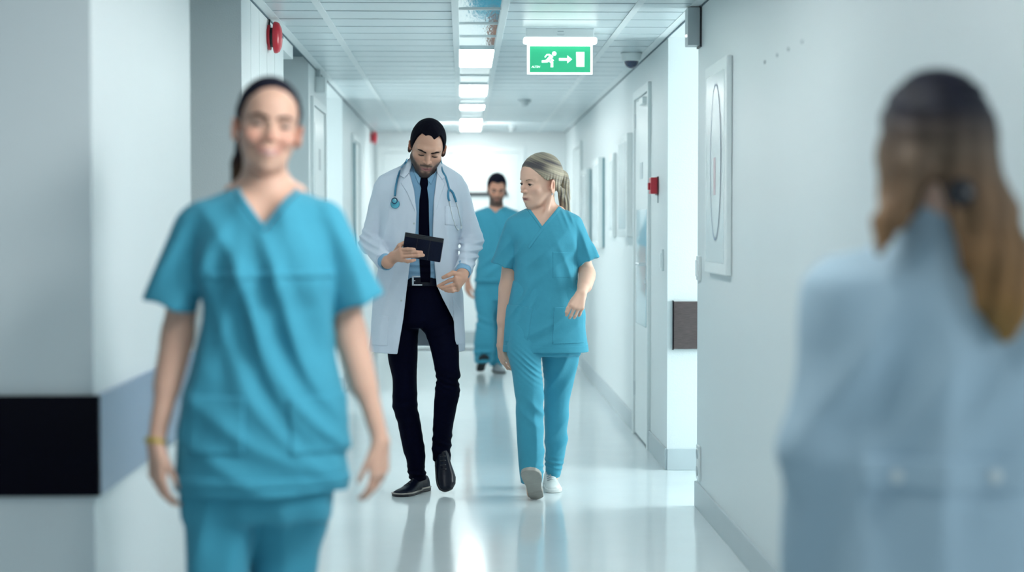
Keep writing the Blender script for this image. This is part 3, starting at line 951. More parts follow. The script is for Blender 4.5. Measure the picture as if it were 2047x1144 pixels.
def ang_line(tab, soft=0.75, amp=0.0, freq=40):
    xs = [t[0] for t in tab]; ys = [t[1] for t in tab]
    X, Y = pchip(xs, ys, 180)
    def f(p):
        phi = np.degrees(np.arctan2(np.abs(p[:, 0]), -(p[:, 1] - 0.014)))
        z = np.interp(phi, X, Y)
        if amp: z = z + amp * np.sin(phi * freq / 57.3 + 2 * np.sin(p[:, 0] * 90))
        return ((z - p[:, 2]) * soft).astype(F32)
    return f


def hair_cap(fr, male, top, side, tab, amp=0.0008, freq=60, kind='short', front=0.0):
    """hair covering the skull above a line that runs round the head"""
    r = np.array((0.0775, 0.0975, 0.089) if male else (0.0755, 0.0955, 0.088))
    g = Field()
    g.add(fr.fn(ell((0, 0.014 - front, 0.031 + (top - side) * 0.55), (r[0] + side, r[1] + side, r[2] + (top + side) / 2))))
    def strands(p):
        q = fr.loc(p)
        if kind == 'back':
            u = (q[:, 2] + 0.40 * q[:, 1] + 0.25 * np.abs(q[:, 0])) * 11
            return (amp * np.sin(u * freq + 3 * np.sin(q[:, 1] * 25) + 2 * np.sin(u * 7)) + amp * 0.6 * np.sin(u * freq * 0.37 + 1)).astype(F32)
        return (amp * np.sin(q[:, 0] * 210 + 2 * np.sin(q[:, 1] * 60)) * np.sin(q[:, 1] * 190 + 2 * np.sin(q[:, 0] * 70))).astype(F32)
    g.disp(strands)
    g.cut(fr.fn(ang_line(tab, amp=0.0005)), 0.010)
    return g


def face_tint(fr, base, male=False, lip=(0.42, 0.17, 0.16), beard=None, blush=0.0, wl=0.0215, smile=0.0, lash_shade=True, lowlid=0.0, lashw=0.0017, parted=0.0):
    base = np.array(base, F32)
    def g(q, c, r): return np.exp(-(((q - np.array(c, F32)) / np.array(r, F32)) ** 2).sum(1))
    def f(p):
        q = fr.loc(p); c = np.repeat(base[None], len(p), 0).copy()
        near = (np.abs(q[:, 0]) < 0.12) & (np.abs(q[:, 1]) < 0.13) & (q[:, 2] > -0.14) & (q[:, 2] < 0.14)
        n = q[near]; cc = c[near]
        def mix(w, col):
            w = np.clip(w, 0, 1)[:, None]; cc[:] = cc * (1 - w) + np.array(col, F32) * w
        if blush:
            for s in (-1, 1): mix(blush * g(n, (s * 0.042, -0.06, -0.03), (0.025, 0.04, 0.02)), base * np.array((1.0, 0.72, 0.70)))
            mix(blush * g(n, (0, -0.105, -0.032), (0.013, 0.015, 0.012)), base * np.array((1.0, 0.74, 0.72)))
        for s in (-1, 1): mix(0.5 * g(n, (s * 0.086, 0.01, -0.01), (0.011, 0.03, 0.035)), base * np.array((1.05, 0.66, 0.62)))
        if beard is not None:
            y, z, x = n[:, 1], n[:, 2], np.abs(n[:, 0])
            cheek = -0.060 - 0.20 * np.clip(x - 0.030, -0.03, 0) + 1.15 * np.clip(x - 0.040, 0, 1)      # upper edge of the beard
            m = 1 / (1 + np.exp((z - cheek) / 0.0035))
            m *= 1 / (1 + np.exp((y - 0.018) / 0.006))
            mo = np.exp(-((z + 0.0535 + 0.25 * np.clip(x - 0.012, 0, 1)) / 0.0068) ** 2) * (x < 0.030) * (y < -0.06)
            lipcut = np.exp(-(((n[:, 2] + 0.069) / 0.0088) ** 2 + (n[:, 0] / 0.022) ** 2))
            under = np.exp(-(((n[:, 2] + 0.084) / 0.006) ** 2 + ((np.abs(n[:, 0]) - 0.016) / 0.010) ** 2)) * 0.5
            w = np.maximum(m, mo) * (1 - 0.95 * lipcut) * (1 - under)
            mix(0.93 * w, beard)
        lipw = np.exp(-(((n[:, 2] + 0.0685 - 0.25 * smile * np.abs(n[:, 0])) / 0.0078) ** 4 + (n[:, 0] / (wl + 0.003)) ** 4)) * (n[:, 1] < -0.075)
        mix(0.9 * lipw, lip)
        if parted: mix(parted * np.exp(-((n[:, 2] + 0.0688) / 0.0019) ** 2 - (n[:, 0] / 0.014) ** 4) * (n[:, 1] < -0.075), (0.09, 0.025, 0.03))
        if smile:
            for s in (-1, 1): mix(0.75 * g(n, (s * 0.027, -0.085, -0.049), (0.010, 0.02, 0.016)), (0.36, 0.15, 0.11))  # reddened skin, with the crease shading of the smile painted in
        if smile: mix(0.9 * np.exp(-(((n[:, 2] + 0.0690 - 0.25 * smile * np.abs(n[:, 0])) / 0.0024) ** 4 + (n[:, 0] / 0.017) ** 4)) * (n[:, 1] < -0.075), (0.62, 0.56, 0.54))
        if lash_shade:
            for s in (-1, 1):
                dx = (n[:, 0] - s * 0.0315)
                ln = np.exp(-((n[:, 2] + 0.001 + lowlid - 0.0055 + 22 * dx * dx) / lashw) ** 2 - (dx / 0.0145) ** 6) * (n[:, 1] < -0.06)
                mix(0.9 * ln, (0.02, 0.014, 0.014))
                mix(0.35 * np.exp(-(dx / 0.02) ** 2 - ((n[:, 2] - 0.004) / 0.013) ** 2) * (n[:, 1] < -0.05), base * 0.62)  # shade of the eye sockets painted into the skin colour
        c[near] = cc
        return c
    return f


def eyes(fr, parent, iris=(0.05, 0.06, 0.07), look=(0, -0.25), h=None):
    for s in (-1, 1):
        c = fr.w(s * 0.0315, -0.0715, -0.001)
        bm = bmesh.new(); bmesh.ops.create_uvsphere(bm, u_segments=24, v_segments=16, radius=0.0131 * fr.s)
        for v in bm.verts: v.co = Vector(c) + v.co
        me = bm_mesh('eye', bm, True)
        co = np.empty(len(me.vertices) * 3, F32); me.vertices.foreach_get('co', co); co = co.reshape(-1, 3)
        g = fr.R @ np.array([look[0], -1, look[1]]); g /= np.linalg.norm(g)
        d = (co - c) / (0.0131 * fr.s) @ g
        col = np.where((d > 0.70)[:, None], np.array(iris), np.array([0.55, 0.53, 0.53])); col = np.where((d > 0.975)[:, None], np.array([0.004] * 3), col)
        at = me.attributes.new('tint', 'FLOAT_COLOR', 'POINT'); at.data.foreach_set('color', np.concatenate([col, np.ones((len(col), 1))], 1).astype(F32).ravel())
        link_mesh('eye', me, M['eye'], parent)


def face_y(fld, fr, x, z):
    """how far forward the face is at x, z of the head's own axes"""
    ys = np.linspace(-0.13, 0.0, 131)
    pts = np.array([fr.w(x, y, z) for y in ys], F32)
    v = fld(pts); i = np.argmax(v < 0)
    return ys[i]


def brows(fld, fr, parent, mat, r=0.0036, zs=(0.0185, 0.0235, 0.0195), xs=(0.013, 0.033, 0.051)):
    for s in (-1, 1):
        g = Field(); pts = []
        for x, z in zip(xs, zs):
            pts.append(fr.w(s * x, face_y(fld, fr, s * x, z) + 0.001, z))
        g.add(chain(spline(pts, 4), [a * fr.s for a in np.interp(np.linspace(0, 1, 9), [0, 0.5, 1], [r, r * 0.95, r * 0.45])], 0.003))
        lo = np.min(pts, 0) - 0.012; hi = np.max(pts, 0) + 0.012
        make('eyebrow', g, lo, hi, 0.0018, mat, parent)


def lashes(fld, fr, parent, zc, curve, r=0.0015):
    for s in (-1, 1):
        g = Field(); pts = []
        for dx in (-.0125, -.007, 0, .007, .0125):
            x = s * 0.0315 + dx; z = zc + curve * (dx / .0125) ** 2
            pts.append(fr.w(x, face_y(fld, fr, x, z) - 0.0003, z))
        g.add(chain(pts, [r * .6 * fr.s, r * fr.s, r * fr.s, r * fr.s, r * .7 * fr.s], 0.001))
        make('eyelashes', g, np.min(pts, 0) - .006, np.max(pts, 0) + .006, 0.0013, M['brow'], parent)


# ------------------------------------------------------------------ hands and arms
def finger(fld, pts, r0, r1, k=0.003):
    n = len(pts); rs = [r0 + (r1 - r0) * i / (n - 1) for i in range(n)]
    fld.add(chain(pts, rs, 0.003), k)


def hand(fld, wrist, fwd, dorsal, side, size=1.0, curl=(20, 25, 28, 32), thumb_out=0.35, spread=3.0, thin=1.0):
    """wrist point, direction of the fingers, direction of the back of the hand; side = +1 when the thumb lies to fwd x dorsal"""
    f = np.array(fwd, float); f /= np.linalg.norm(f)
    d = np.array(dorsal, float); d -= f * (d @ f); d /= np.linalg.norm(d)
    t = np.cross(f, d) * side                                        # towards the thumb
    w = np.array(wrist, float); u = lambda a, b, c: w + size * (a * f + b * t + c * d)
    # palm: four metacarpals fused with the wrist
    for b0, b1, ln in ((0.014, 0.030, 0.088), (0.006, 0.0105, 0.092), (-0.006, -0.010, 0.087), (-0.013, -0.028, 0.078)):
        fld.add(cap(u(0, b0, 0), u(ln, b1, 0.002), 0.0155 * size * thin, 0.0115 * size * thin), 0.012)
    fld.add(cap(u(0.018, 0.016, -0.006), u(0.050, 0.030, -0.010), 0.0135 * size, 0.0125 * size), 0.014)   # ball of the thumb
    for i, (b, base, L) in enumerate(((0.030, 0.088, (0.042, 0.025, 0.020)), (0.0105, 0.092, (0.046, 0.029, 0.021)), (-0.010, 0.087, (0.042, 0.027, 0.020)), (-0.028, 0.078, (0.033, 0.020, 0.018)))):
        a = math.radians(curl[i]); sp = math.radians((1.4 - i) * spread)
        p = u(base, b, 0.002); pts = [p]; th = a * 0.7
        for j, l in enumerate(L):
            dr = (math.cos(th) * (math.cos(sp) * f + math.sin(sp) * t) - math.sin(th) * d)
            p = p + dr * l * size; pts.append(p); th += a
        r = (0.0088, 0.0090, 0.0086, 0.0076)[i] * size * thin
        finger(fld, pts, r, r * 0.72)
    p = u(0.034, 0.028, -0.008); pts = [p]
    for j, l in enumerate((0.034, 0.028, 0.023)):
        o = thumb_out * (1 - 0.45 * j)
        dr = math.cos(o) * f + math.sin(o) * t - (0.22 + 0.10 * j) * d; dr /= np.linalg.norm(dr)
        p = p + dr * l * size; pts.append(p)
    finger(fld, pts, 0.0108 * size * thin, 0.0078 * size * thin, 0.006)


# ------------------------------------------------------------------ shoes
def shoe_fields(fr, L=0.275, w=0.048, heel=0.026, ankle=0.085, low=True):
    """shoe along -y (toe) with the sole on z = 0; returns upper, sole"""
    T = np.array([0, .06, .16, .30, .45, .60, .74, .86, .95, 1.0])
    Wd = np.array([.45, .66, .74, .72, .76, .90, 1.0, .93, .66, .30]) * w
    Ht = np.array([.90, 1.0, 1.02, 1.0, .86, .66, .52, .45, .38, .24]) * ankle
    Cx = np.array([0, 0, 0, 0, .004, .008, .010, .008, .004, .0])
    def body(p, grow, hscale):
        t = np.clip((L * 0.28 - p[:, 1]) / L, 0, 1)
        a = np.interp(t, T, Wd) + grow; h = np.interp(t, T, Ht) * hscale + grow; cx = np.interp(t, T, Cx)
        x = np.abs(p[:, 0] - cx) / a; z = np.maximum(p[:, 2], 0) / h
        rho = (x ** 2.4 + z ** 2.4) ** (1 / 2.4)
        d = (rho - 1) * np.minimum(a, h)
        e = np.maximum(p[:, 1] - L * 0.28, (-L * 0.72) - p[:, 1])
        d = np.where(e > -0.012, smax(d, e + 0.0, 0.02), d)
        return d
    up = Field().add(fr.fn(lambda p: body(p, 0.0, 1.0).astype(F32)))
    up.cut(fr.fn(lambda p: (0.010 - p[:, 2]).astype(F32)))
    so = Field().add(fr.fn(lambda p: body(p, 0.003, 3.0).astype(F32)))
    so.cut(fr.fn(lambda p: (p[:, 2] - (heel * np.where(p[:, 1] > -0.02, 1.0, 0.72))).astype(F32)), 0.003)
    so.cut(fr.fn(lambda p: (np.where((p[:, 1] < 0.012) & (p[:, 1] > -0.06), 0.004, 0.0) - p[:, 2]).astype(F32)), 0.003)
    return up, so


def shoe(parent, pos, R, upper, sole_mat, h, L=0.275, w=0.048, ankle=0.085, laces=None, heel=0.024, welt=None, label=None):
    fr = Frame(pos, R)
    up, so = shoe_fields(fr, L, w, heel, ankle)
    c = np.array([fr.w(x, y, z) for x in (-w - .02, w + .02) for y in (L * .28 + .02, -L * .72 - .02) for z in (-0.01, ankle + .025)])
    lo, hi = c.min(0), c.max(0)
    o = make('shoe', up, lo, hi, h, upper, parent, label=label)
    make('sole', so, lo, hi, h, sole_mat, o)
    if welt:
        g = Field().add(so)
        g.ops[0] = ('a', lambda p: so.ops[0][1](p) - F32(.0025), 0)
        zh = fr.fn(lambda p: (np.abs(p[:, 2] - (heel * np.where(p[:, 1] > -0.02, 1.0, 0.74) - 0.001)) - 0.0036).astype(F32)); g.cut(zh, 0.001)
        make('welt', g, lo, hi, 0.0026, welt, o)
    if laces:
        g = Field(); n = 5
        for i in range(n):
            t = 0.36 + 0.07 * i; y = L * 0.28 - t * L
            z = np.interp(t, [0, .06, .16, .30, .45, .60, .74, .86, .95, 1.0], np.array([.90, 1.0, 1.02, 1.0, .86, .66, .52, .45, .38, .24]) * ankle)
            g.add(fr.fn(chain([(-0.019, y, z * 0.90 - 0.002), (0, y - 0.004, z + 0.003), (0.019, y, z * 0.90 - 0.002)], [0.0026, 0.003, 0.0026], 0.002)))
            g.add(fr.fn(cap((-0.017, y, z * 0.92), (0.017, y - 0.02, z * 0.86), 0.002)))
        make('laces', g, lo, hi, min(h, 0.003), laces, o)
    return o


SKIN_M = (0.50, 0.285, 0.205)
SKIN_W = (0.70, 0.445, 0.34)


# ================================================================== the people
def ground(px, py):
    d = ray(px, py); t = -CAM_Z / d[2]
    return np.array([d[0] * t, d[1] * t, 0.0])


def bounds_px(Y, x0, y0, x1, y1, d0, d1):
    a = P(x0, y1, Y); b = P(x1, y0, Y)
    return np.array([a[0], Y + d0, max(a[2], -0.03)]), np.array([b[0], Y + d1, b[2]])


def sleeve(fld, S, E, rs, re, k=0.05, carve=0.07, wall_=0.010, mid=None):
    """wide sleeve from shoulder S to the open end E"""
    S = np.array(S); E = np.array(E)
    pts = [S, E] if mid is None else [S, np.array(mid[0]), E]; r = [rs, re] if mid is None else [rs, mid[1], re]
    d = E - pts[-2]; d = d / np.linalg.norm(d)
    ext = E + d * 0.06
    c = chain(pts[:-1] + [ext], r, 0.03); pl = plane(E, d)
    fld.add(lambda p: np.maximum(c(p), pl(p)), k)
    region = cap(E - d * carve, ext, re + .003)
    return lambda p: np.maximum(np.maximum(fld(p) + F32(wall_), region(p)), -plane(E - d * carve, d)(p))


def vneck(fld, Yc, Yfront, pts, hole_a, hole_b, r):
    pg = poly_px(Yfront, pts)
    fld.sub(lambda p: np.maximum(pg(p), p[:, 1] - F32(Yc)), 0.003)
    fld.sub(cap(hole_a, hole_b, r), 0.004)




# ------------------------------------------------------------------ the doctor
def doctor():
    Y = 8.20; q = lambda x, y, d=0.0: P(x, y, Y + d)
    base = q(855, 990); base[2] = 0
    root = empty('person', base, 'bearded man in open white coat and dark tie, walking and looking down at a tablet', 'person')
    h = 0.0034
    # trousers
    tr = Field()
    tr.add(loft(rows_px(Y, [(540, 797, 893, 0, .10), (571, 795, 893, 0, .108), (605, 791, 903, -.005, .118), (640, 786, 910, -.01, .115), (655, 784, 913, -.015, .09)]), 2.2, 0.01))
    tr.add(loft(rows_px(Y, [(600, 792, 846, 0, .08), (646, 782, 838, 0, .085), (706, 775, 834.5, -.005, .083), (764, 785, 833.5, -.01, .073), (806, 784.5, 835, -.005, .072), (851, 796, 842, .02, .066), (901, 806, 849.5, .05, .062), (921, 813, 850, .06, .06), (935, 814, 849, .065, .06), (948, 816, 851.5, .065, .064), (958, 819, 852, .065, .064)]), 2.1, 0.006), 0.02)
    tr.add(loft(rows_px(Y, [(600, 838, 900, 0, .085), (646, 838, 912, -.03, .085), (675, 853, 917, -.05, .083), (706, 862, 917.5, -.07, .078), (740, 869, 919, -.09, .074), (752, 871, 921.5, -.09, .076), (760, 872, 917, -.09, .074), (778, 869, 920, -.085, .074), (817, 867, 913, -.05, .068), (850, 866, 906, -.01, .062), (880, 864.5, 902.5, .03, .058), (905, 864, 901, .055, .056), (922, 866, 901, .07, .055)]), 2.1, 0.006), 0.02)
    k1 = q(893, 755); k2 = q(810, 806); an = q(833, 940); th = q(880, 650)
    tr.disp(total(fold((k1[0], k1[2]), -8, 0.030, 0.0045, 0.09, 0.045, 0.3, 0.3), fold((k2[0], k2[2]), 5, 0.055, 0.0035, 0.10, 0.07, 0.8, 0.3), fold((an[0], an[2]), 8, 0.030, 0.005, 0.09, 0.035, 0.5, 0.4),
                  fold((th[0], th[2]), 35, 0.045, 0.004, 0.10, 0.05, 0.2, 0.3), fold((q(884, 890)[0], q(884, 890)[2]), -20, 0.05, 0.0060, 0.08, 0.07, 1.0), crumple(38, 0.0016, 3)))
    lo, hi = bounds_px(Y, 765, 535, 930, 965, -.25, .22)
    make('trousers', tr, lo, hi, h, M['navy'], root)
    belt = patch(tr, 0.006, poly_px(Y, [(780, 553.5), (905, 553.5), (905, 571), (780, 571)]), None, 0.006)
    ob = make('belt', belt, *bounds_px(Y, 780, 548, 910, 576, -.2, .2), 0.003, M['leather'], root)
    yb = Y - .122
    bx = lambda x, y: P(x, y, yb)
    boxes('buckle', [((bx(822.5, 0)[0], yb - .004, bx(0, 572)[2]), (bx(826, 0)[0], yb + .004, bx(0, 552.5)[2])), ((bx(823, 0)[0], yb - .004, bx(0, 555)[2]), (bx(839, 0)[0], yb + .004, bx(0, 552.5)[2])),
                     ((bx(823, 0)[0], yb - .004, bx(0, 572)[2]), (bx(843, 0)[0], yb + .004, bx(0, 569.5)[2])), ((bx(826, 0)[0], yb - .003, bx(0, 563)[2]), (bx(829, 0)[0], yb + .003, bx(0, 561.5)[2]))], M['steel'], ob, 0.001)
    # shirt
    sh = Field()
    sh.add(loft(rows_px(Y, [(326, 826, 872, .01, .052), (338, 812, 885, .01, .062), (352, 785, 902, .0, .078), (375, 772, 910, .0, .094), (420, 774, 908, -.004, .104), (480, 777, 903, -.004, .102), (545, 785, 900, 0, .104), (562, 790, 897, 0, .106)]), 2.3, 0.008))
    sh.disp(total(fold((q(845, 520)[0], q(845, 520)[2]), 20, 0.035, 0.0045, 0.10, 0.06, 0.4, 0.5), crumple(35, 0.0015, 8)))
    fr = Frame(q(854, 296, -.065), rot(yaw=8, pitch=26, roll=7), 1.035)
    hd = Field(); head(hd, fr, True, eye_open=0.0, detail=False)
    nb = q(848, 352, .01)
    collar = Field().add(cap(q(848, 330, .005), nb, 0.060, 0.074))
    sh2 = Field().add(sh).add(collar, 0.012)
    vpoly = poly_px(Y - .08, [(832, 320), (866, 320), (852, 357), (843, 357)])
    shirt = Field().add(sh2)
    shirt.sub(cap(q(850, 300, -.01), q(848, 331, .005), 0.085, 0.052), 0.004)
    shirt.sub(lambda p: hd(p) - F32(.005), 0.002)
    shirt.sub(lambda p: np.maximum(vpoly(p), p[:, 1] - F32(Y - .01)), 0.003)
    lo, hi = bounds_px(Y, 762, 305, 922, 572, -.16, .16)
    make('shirt', shirt, lo, hi, h, M['shirt'], root)
    for pts in ([(817, 318), (824, 338), (837, 369), (846, 356), (840, 352), (828, 335)], [(877, 322), (873, 343), (862, 370), (851, 356), (858, 352), (868, 334)]):
        make('shirt_collar', patch(sh2, 0.007, poly_px(Y - .08, pts), Y).sub(lambda p: hd(p) - F32(.004)), *bounds_px(Y, 805, 300, 885, 378, -.18, .05), 0.0026, M['shirt'], root)
    make('tie', patch(sh2, 0.010, poly_px(Y - .10, [(840.5, 355), (854.5, 355), (856, 368), (854, 376), (857, 400), (858.5, 465), (861, 545), (860, 566), (841, 566), (838.5, 519), (837, 465), (838.5, 400), (842, 376), (839, 368)]), Y, 0.003), *bounds_px(Y, 830, 348, 868, 572, -.2, 0), 0.0028, M['tie'], root)
    # white coat
    co = Field()
    co.add(loft(rows_px(Y, [(322, 816, 879, .012, .060), (332, 800, 893, .012, .074), (343, 776, 911, .006, .090), (355, 757, 925, .0, .104), (385, 752, 928, 0, .122), (430, 756, 925, 0, .130), (480, 760, 919, 0, .128), (540, 756, 921, 0, .130), (570, 750, 924, 0, .136), (630, 743, 927, .0, .148), (701, 737.5, 930, .005, .162), (712, 737, 930, .005, .163)]), 2.3, 0.004))
    colc = Field().add(cap(q(848, 326, .012), q(849, 356, .015), 0.070, 0.090))
    co.add(colc, 0.02)
    carve1 = sleeve(co, q(767, 379), q(769, 522, -.19), .053, .044, 0.018, 0.05, 0.009, mid=(q(741, 485, .03), .052))
    carve2 = sleeve(co, q(915, 379), q(927, 541, -.15), .053, .044, 0.018, 0.05, 0.009, mid=(q(944, 482, .04), .052))
    w = lambda x, y: (q(x, y)[0], q(x, y)[2])
    co.disp(total(fold(w(738, 478), -8, 0.036, 0.0083, 0.07, 0.055, 0.3, 0.5), fold(w(946, 486), 14, 0.036, 0.0083, 0.07, 0.06, 0.6, 0.5), fold(w(790, 560), 84, 0.075, 0.0060, 0.35, 0.10, 0.4, 0.2), fold(w(912, 560), 96, 0.07, 0.0060, 0.3, 0.08, 0.2, 0.2),
                  fold(w(775, 440), 78, 0.07, 0.0060, 0.16, 0.08, 0.9, 0.2), fold(w(905, 430), 100, 0.06, 0.0045, 0.16, 0.07, 0.1, 0.2), crumple(22, 0.0022, 5)))
    coat = Field().add(co)
    zt = F32(q(0, 350)[2])
    coat.sub(lambda p: np.maximum(co(p) + F32(.010), p[:, 2] - zt), 0.0)
    op = poly_px(Y - .10, [(812, 300), (817, 318), (819, 347), (828, 380), (833, 425), (831, 467), (819, 533), (814, 575), (807, 636), (793.5, 716), (917.5, 716), (915, 668), (905, 636), (885, 597), (873, 570), (869, 533), (865, 465), (867, 404), (874, 342), (878, 318), (882, 300)])
    coat.sub(lambda p: np.maximum(op(p), p[:, 1] - F32(Y + .0)), 0.003)
    coat.sub(cap(q(850, 295, -.01), q(848, 330, .01), 0.085, 0.064), 0.003)
    coat.sub(lambda p: hd(p) - F32(.006), 0.002)
    coat.sub(carve1, 0.002); coat.sub(carve2, 0.002)
    zb = F32(q(0, 702)[2]); coat.cut(lambda p: zb - p[:, 2] + F32(0.10) * (p[:, 1] - F32(Y)) * 0.6, 0.003)
    lo, hi = bounds_px(Y, 705, 300, 985, 716, -.30, .20)
    oc = make('coat', coat, lo, hi, h, M['coat'], root)
    top = Field().add(co)
    for pts in ([(820, 312), (807, 325), (798, 350), (809, 357.5), (818, 347), (823, 330)], [(875, 318), (886, 331), (894, 352), (884, 360), (874, 346), (872, 330)]):
        make('collar', patch(top, 0.007, poly_px(Y - .06, pts), Y + .02), *bounds_px(Y, 790, 302, 905, 365, -.2, .06), 0.0026, M['coat'], oc)
    for pts in ([(809, 357.5), (800.5, 365), (814, 386), (832, 428), (833, 440), (827, 378), (818, 347)], [(884, 360), (889.5, 368), (880, 396), (866.5, 442), (867, 402), (874, 346)]):
        make('lapel', patch(top, 0.006, poly_px(Y - .10, pts), Y), *bounds_px(Y, 793, 340, 897, 448, -.2, .02), 0.0026, M['coat'], oc)
    for pts in ([(746, 630), (777, 632), (775, 692), (741, 692)], [(904, 592), (927, 632), (928, 690), (910, 690)], [(889, 412), (916, 414), (915, 452), (889, 450)]):
        xs = [a for a, b in pts]; ys = [b for a, b in pts]
        make('pocket', patch(top, 0.0035, poly_px(Y - .12, pts), Y), *bounds_px(Y, min(xs) - 5, min(ys) - 5, max(xs) + 5, max(ys) + 5, -.22, .0), 0.003, M['coat'], oc)
    for x, y in ((827.8, 447), (802.5, 601)):
        hp = surf_point(coat, x, y, Y - .3)
        lathe('snap_button', [(0, -.002), (.0058, -.002), (.005, .002), (0, .003)], hp, (0, -1, 0), M['grey_plastic'], oc, 14)
    # cuffs of the shirt
    for a, b in ((q(764, 517, -.16), q(774.5, 527, -.222)), (q(928.5, 532, -.13), q(925.5, 547.5, -.18))):
        d = (b - a) / np.linalg.norm(b - a)
        g = Field().add(lambda p, a=a, b=b, d=d: np.maximum(cap(a, b + d * .03, .037, .0365)(p), plane(b, d)(p)))
        g.sub(cap(b - d * .03, b + d * .04, .0295, .0305), 0.002)
        make('shirt_cuff', g, np.minimum(a, b) - .055, np.maximum(a, b) + .055, 0.0028, M['shirt'], root)
    # body
    bd = Field()
    bd.add(lambda p: sh(p) + F32(.014)); bd.add(lambda p: tr(p) + F32(.014), 0.03)
    head(bd, fr, True, eye_open=0.0)
    neck(bd, fr, q(849, 352, .012), 0.056, 0.066, 0.02)
    bd.add(ell(fr.w(0, -0.055, -0.125), (0.012, 0.012, 0.014)), 0.02)
    # arms inside the sleeves
    wl_, wr_ = q(775, 525, -.232), q(925, 545, -.175)
    bd.add(chain([q(768, 380), q(741, 485, .03), wl_], [.042, .037, .026], 0.02), 0.03)
    bd.add(chain([q(914, 380), q(942, 480, .04), wr_], [.042, .038, .027], 0.02), 0.03)
    # his right hand holds the tablet: four fingers on its back, the thumb behind
    D = -.30
    K = [q(801, 500, D + .005), q(803, 506, D), q(804, 513, D), q(804, 520, D + .006)]
    for kk, r in zip(K, (.0135, .0135, .013, .012)): bd.add(cap(q(787, 514, -.245), kk, .0195, r), 0.012)
    bd.add(cap(wl_, q(787, 514, -.245), .026, .022), 0.02)
    tips = [((815, 498.5), (828, 499)), ((823, 504.5), (842, 504.5)), ((824, 512), (846, 510.5)), ((815, 523), (829, 520))]
    for kk, (m, t_), r in zip(K, tips, (.0105, .0108, .0104, .0092)):
        finger(bd, [kk, q(m[0], m[1], D - .022), q((m[0] + t_[0]) / 2 + 1, (m[1] + t_[1]) / 2, D - .028), q(t_[0], t_[1], D - .022)], r, r * .78)
    finger(bd, [q(792, 502, -.25), q(799, 491, D + .02), q(808, 486, D + .045), q(817, 485, D + .05)], .013, .0095, .006)
    # his left hand hangs half open
    D = -.205
    K = [q(911, 558, D - .02), q(913, 566, D - .015), q(914.5, 573, D - .005), q(914, 579, D + .008)]
    bd.add(cap(wr_, q(925, 552, D + .01), .027, .024), 0.02)
    for kk, r in zip(K, (.0145, .0145, .0135, .0125)): bd.add(cap(q(924, 556, D + .008), kk, .0195, r), 0.012)
    for kk, pts, r in zip(K, ([(898, 561), (886, 567), (876, 572)], [(902, 571), (889, 574.5), (880, 575)], [(903, 578), (892, 578.5), (884, 578)], [(905, 583), (897, 582.5), (890, 581.5)]), (.0098, .0098, .0092, .0082)):
        finger(bd, [kk] + [q(x, y, D - .022 + .004 * i) for i, (x, y) in enumerate(pts)], r, r * .75)
    finger(bd, [q(922, 550, D), q(905, 546, D - .02), q(895, 551, D - .03), q(886, 555, D - .03)], .0135, .009, .006)
    # feet inside the shoes
    bd.add(cap(q(836, 950, .07), q(832, 975, .05), .035, .03), 0.02); bd.add(cap(q(883, 890, .05), q(883, 906, .065), .032, .028), 0.02)
    lo, hi = bounds_px(Y, 712, 232, 975, 982, -.36, .25)
    beard = (0.022, 0.017, 0.019)
    ob = make('body', bd, lo, hi, 0.0025, M['skin'], root, face_tint(fr, SKIN_M, True, (0.31, 0.115, 0.12), beard, 0.3, parted=0.7, lowlid=0.0085, lashw=0.0034))
    eyes(fr, root, (0.03, 0.025, 0.02), (0, -0.6))
    lashes(bd, fr, root, -0.0075, 0.0035, 0.0022)
    brows(bd, fr, root, M['brow'], 0.0043, (0.0135, 0.0200, 0.0165))
    g = hair_cap(fr, True, 0.019, 0.0075, [(0, .066), (12, .074), (24, .086), (33, .090), (44, .070), (55, .030), (64, .004), (70, -.012), (80, -.008), (92, .018), (104, -.015), (118, -.05), (145, -.075), (180, -.085)], 0.0005)
    c = q(856, 280); make('hair', g, c - .16, c + .16, 0.0026, M['dark_hair'], root, lambda p: np.repeat(np.array([[0.0022, 0.0024, 0.0065]], F32), len(p), 0))
    # shoes
    shoe(root, (q(836, 985)[0], 8.245, 0.0), rot(yaw=-35), M['leather'], M['dark_sole'], 0.003, 0.268, 0.048, 0.078, laces=M['black'], heel=0.022, welt=M['shoe_sole'], label='black leather shoe flat on the floor, with a tan welt')
    shoe(root, q(880, 909, .075), rot(yaw=13, pitch=56), M['leather'], M['dark_sole'], 0.003, 0.290, 0.048, 0.086, laces=M['black'], heel=0.022, label='black leather shoe lifted with its toe down')
    return root, coat, fr


def surf_point(fld, px, py, y0=0.0, y1=None):
    """first point of a surface along the line of sight through px, py, starting at depth y0"""
    ys = np.linspace(y0, (y1 or y0 + 0.6), 400)
    pts = np.array([P(px, py, y) for y in ys], F32)
    v = fld(pts); i = int(np.argmax(v < 0))
    return P(px, py, ys[i])


# ------------------------------------------------------------------ the nurse walking beside him
def scrub_patch(name, base, Yf, pts, t, parent, h, front, mat='scrub'):
    xs = [a for a, b in pts]; ys = [b for a, b in pts]
    return make(name, patch(base, t, poly_px(Yf, pts), front), *bounds_px(Yf, min(xs) - 6, min(ys) - 6, max(xs) + 6, max(ys) + 6, -.10, .22), h, M[mat], parent)


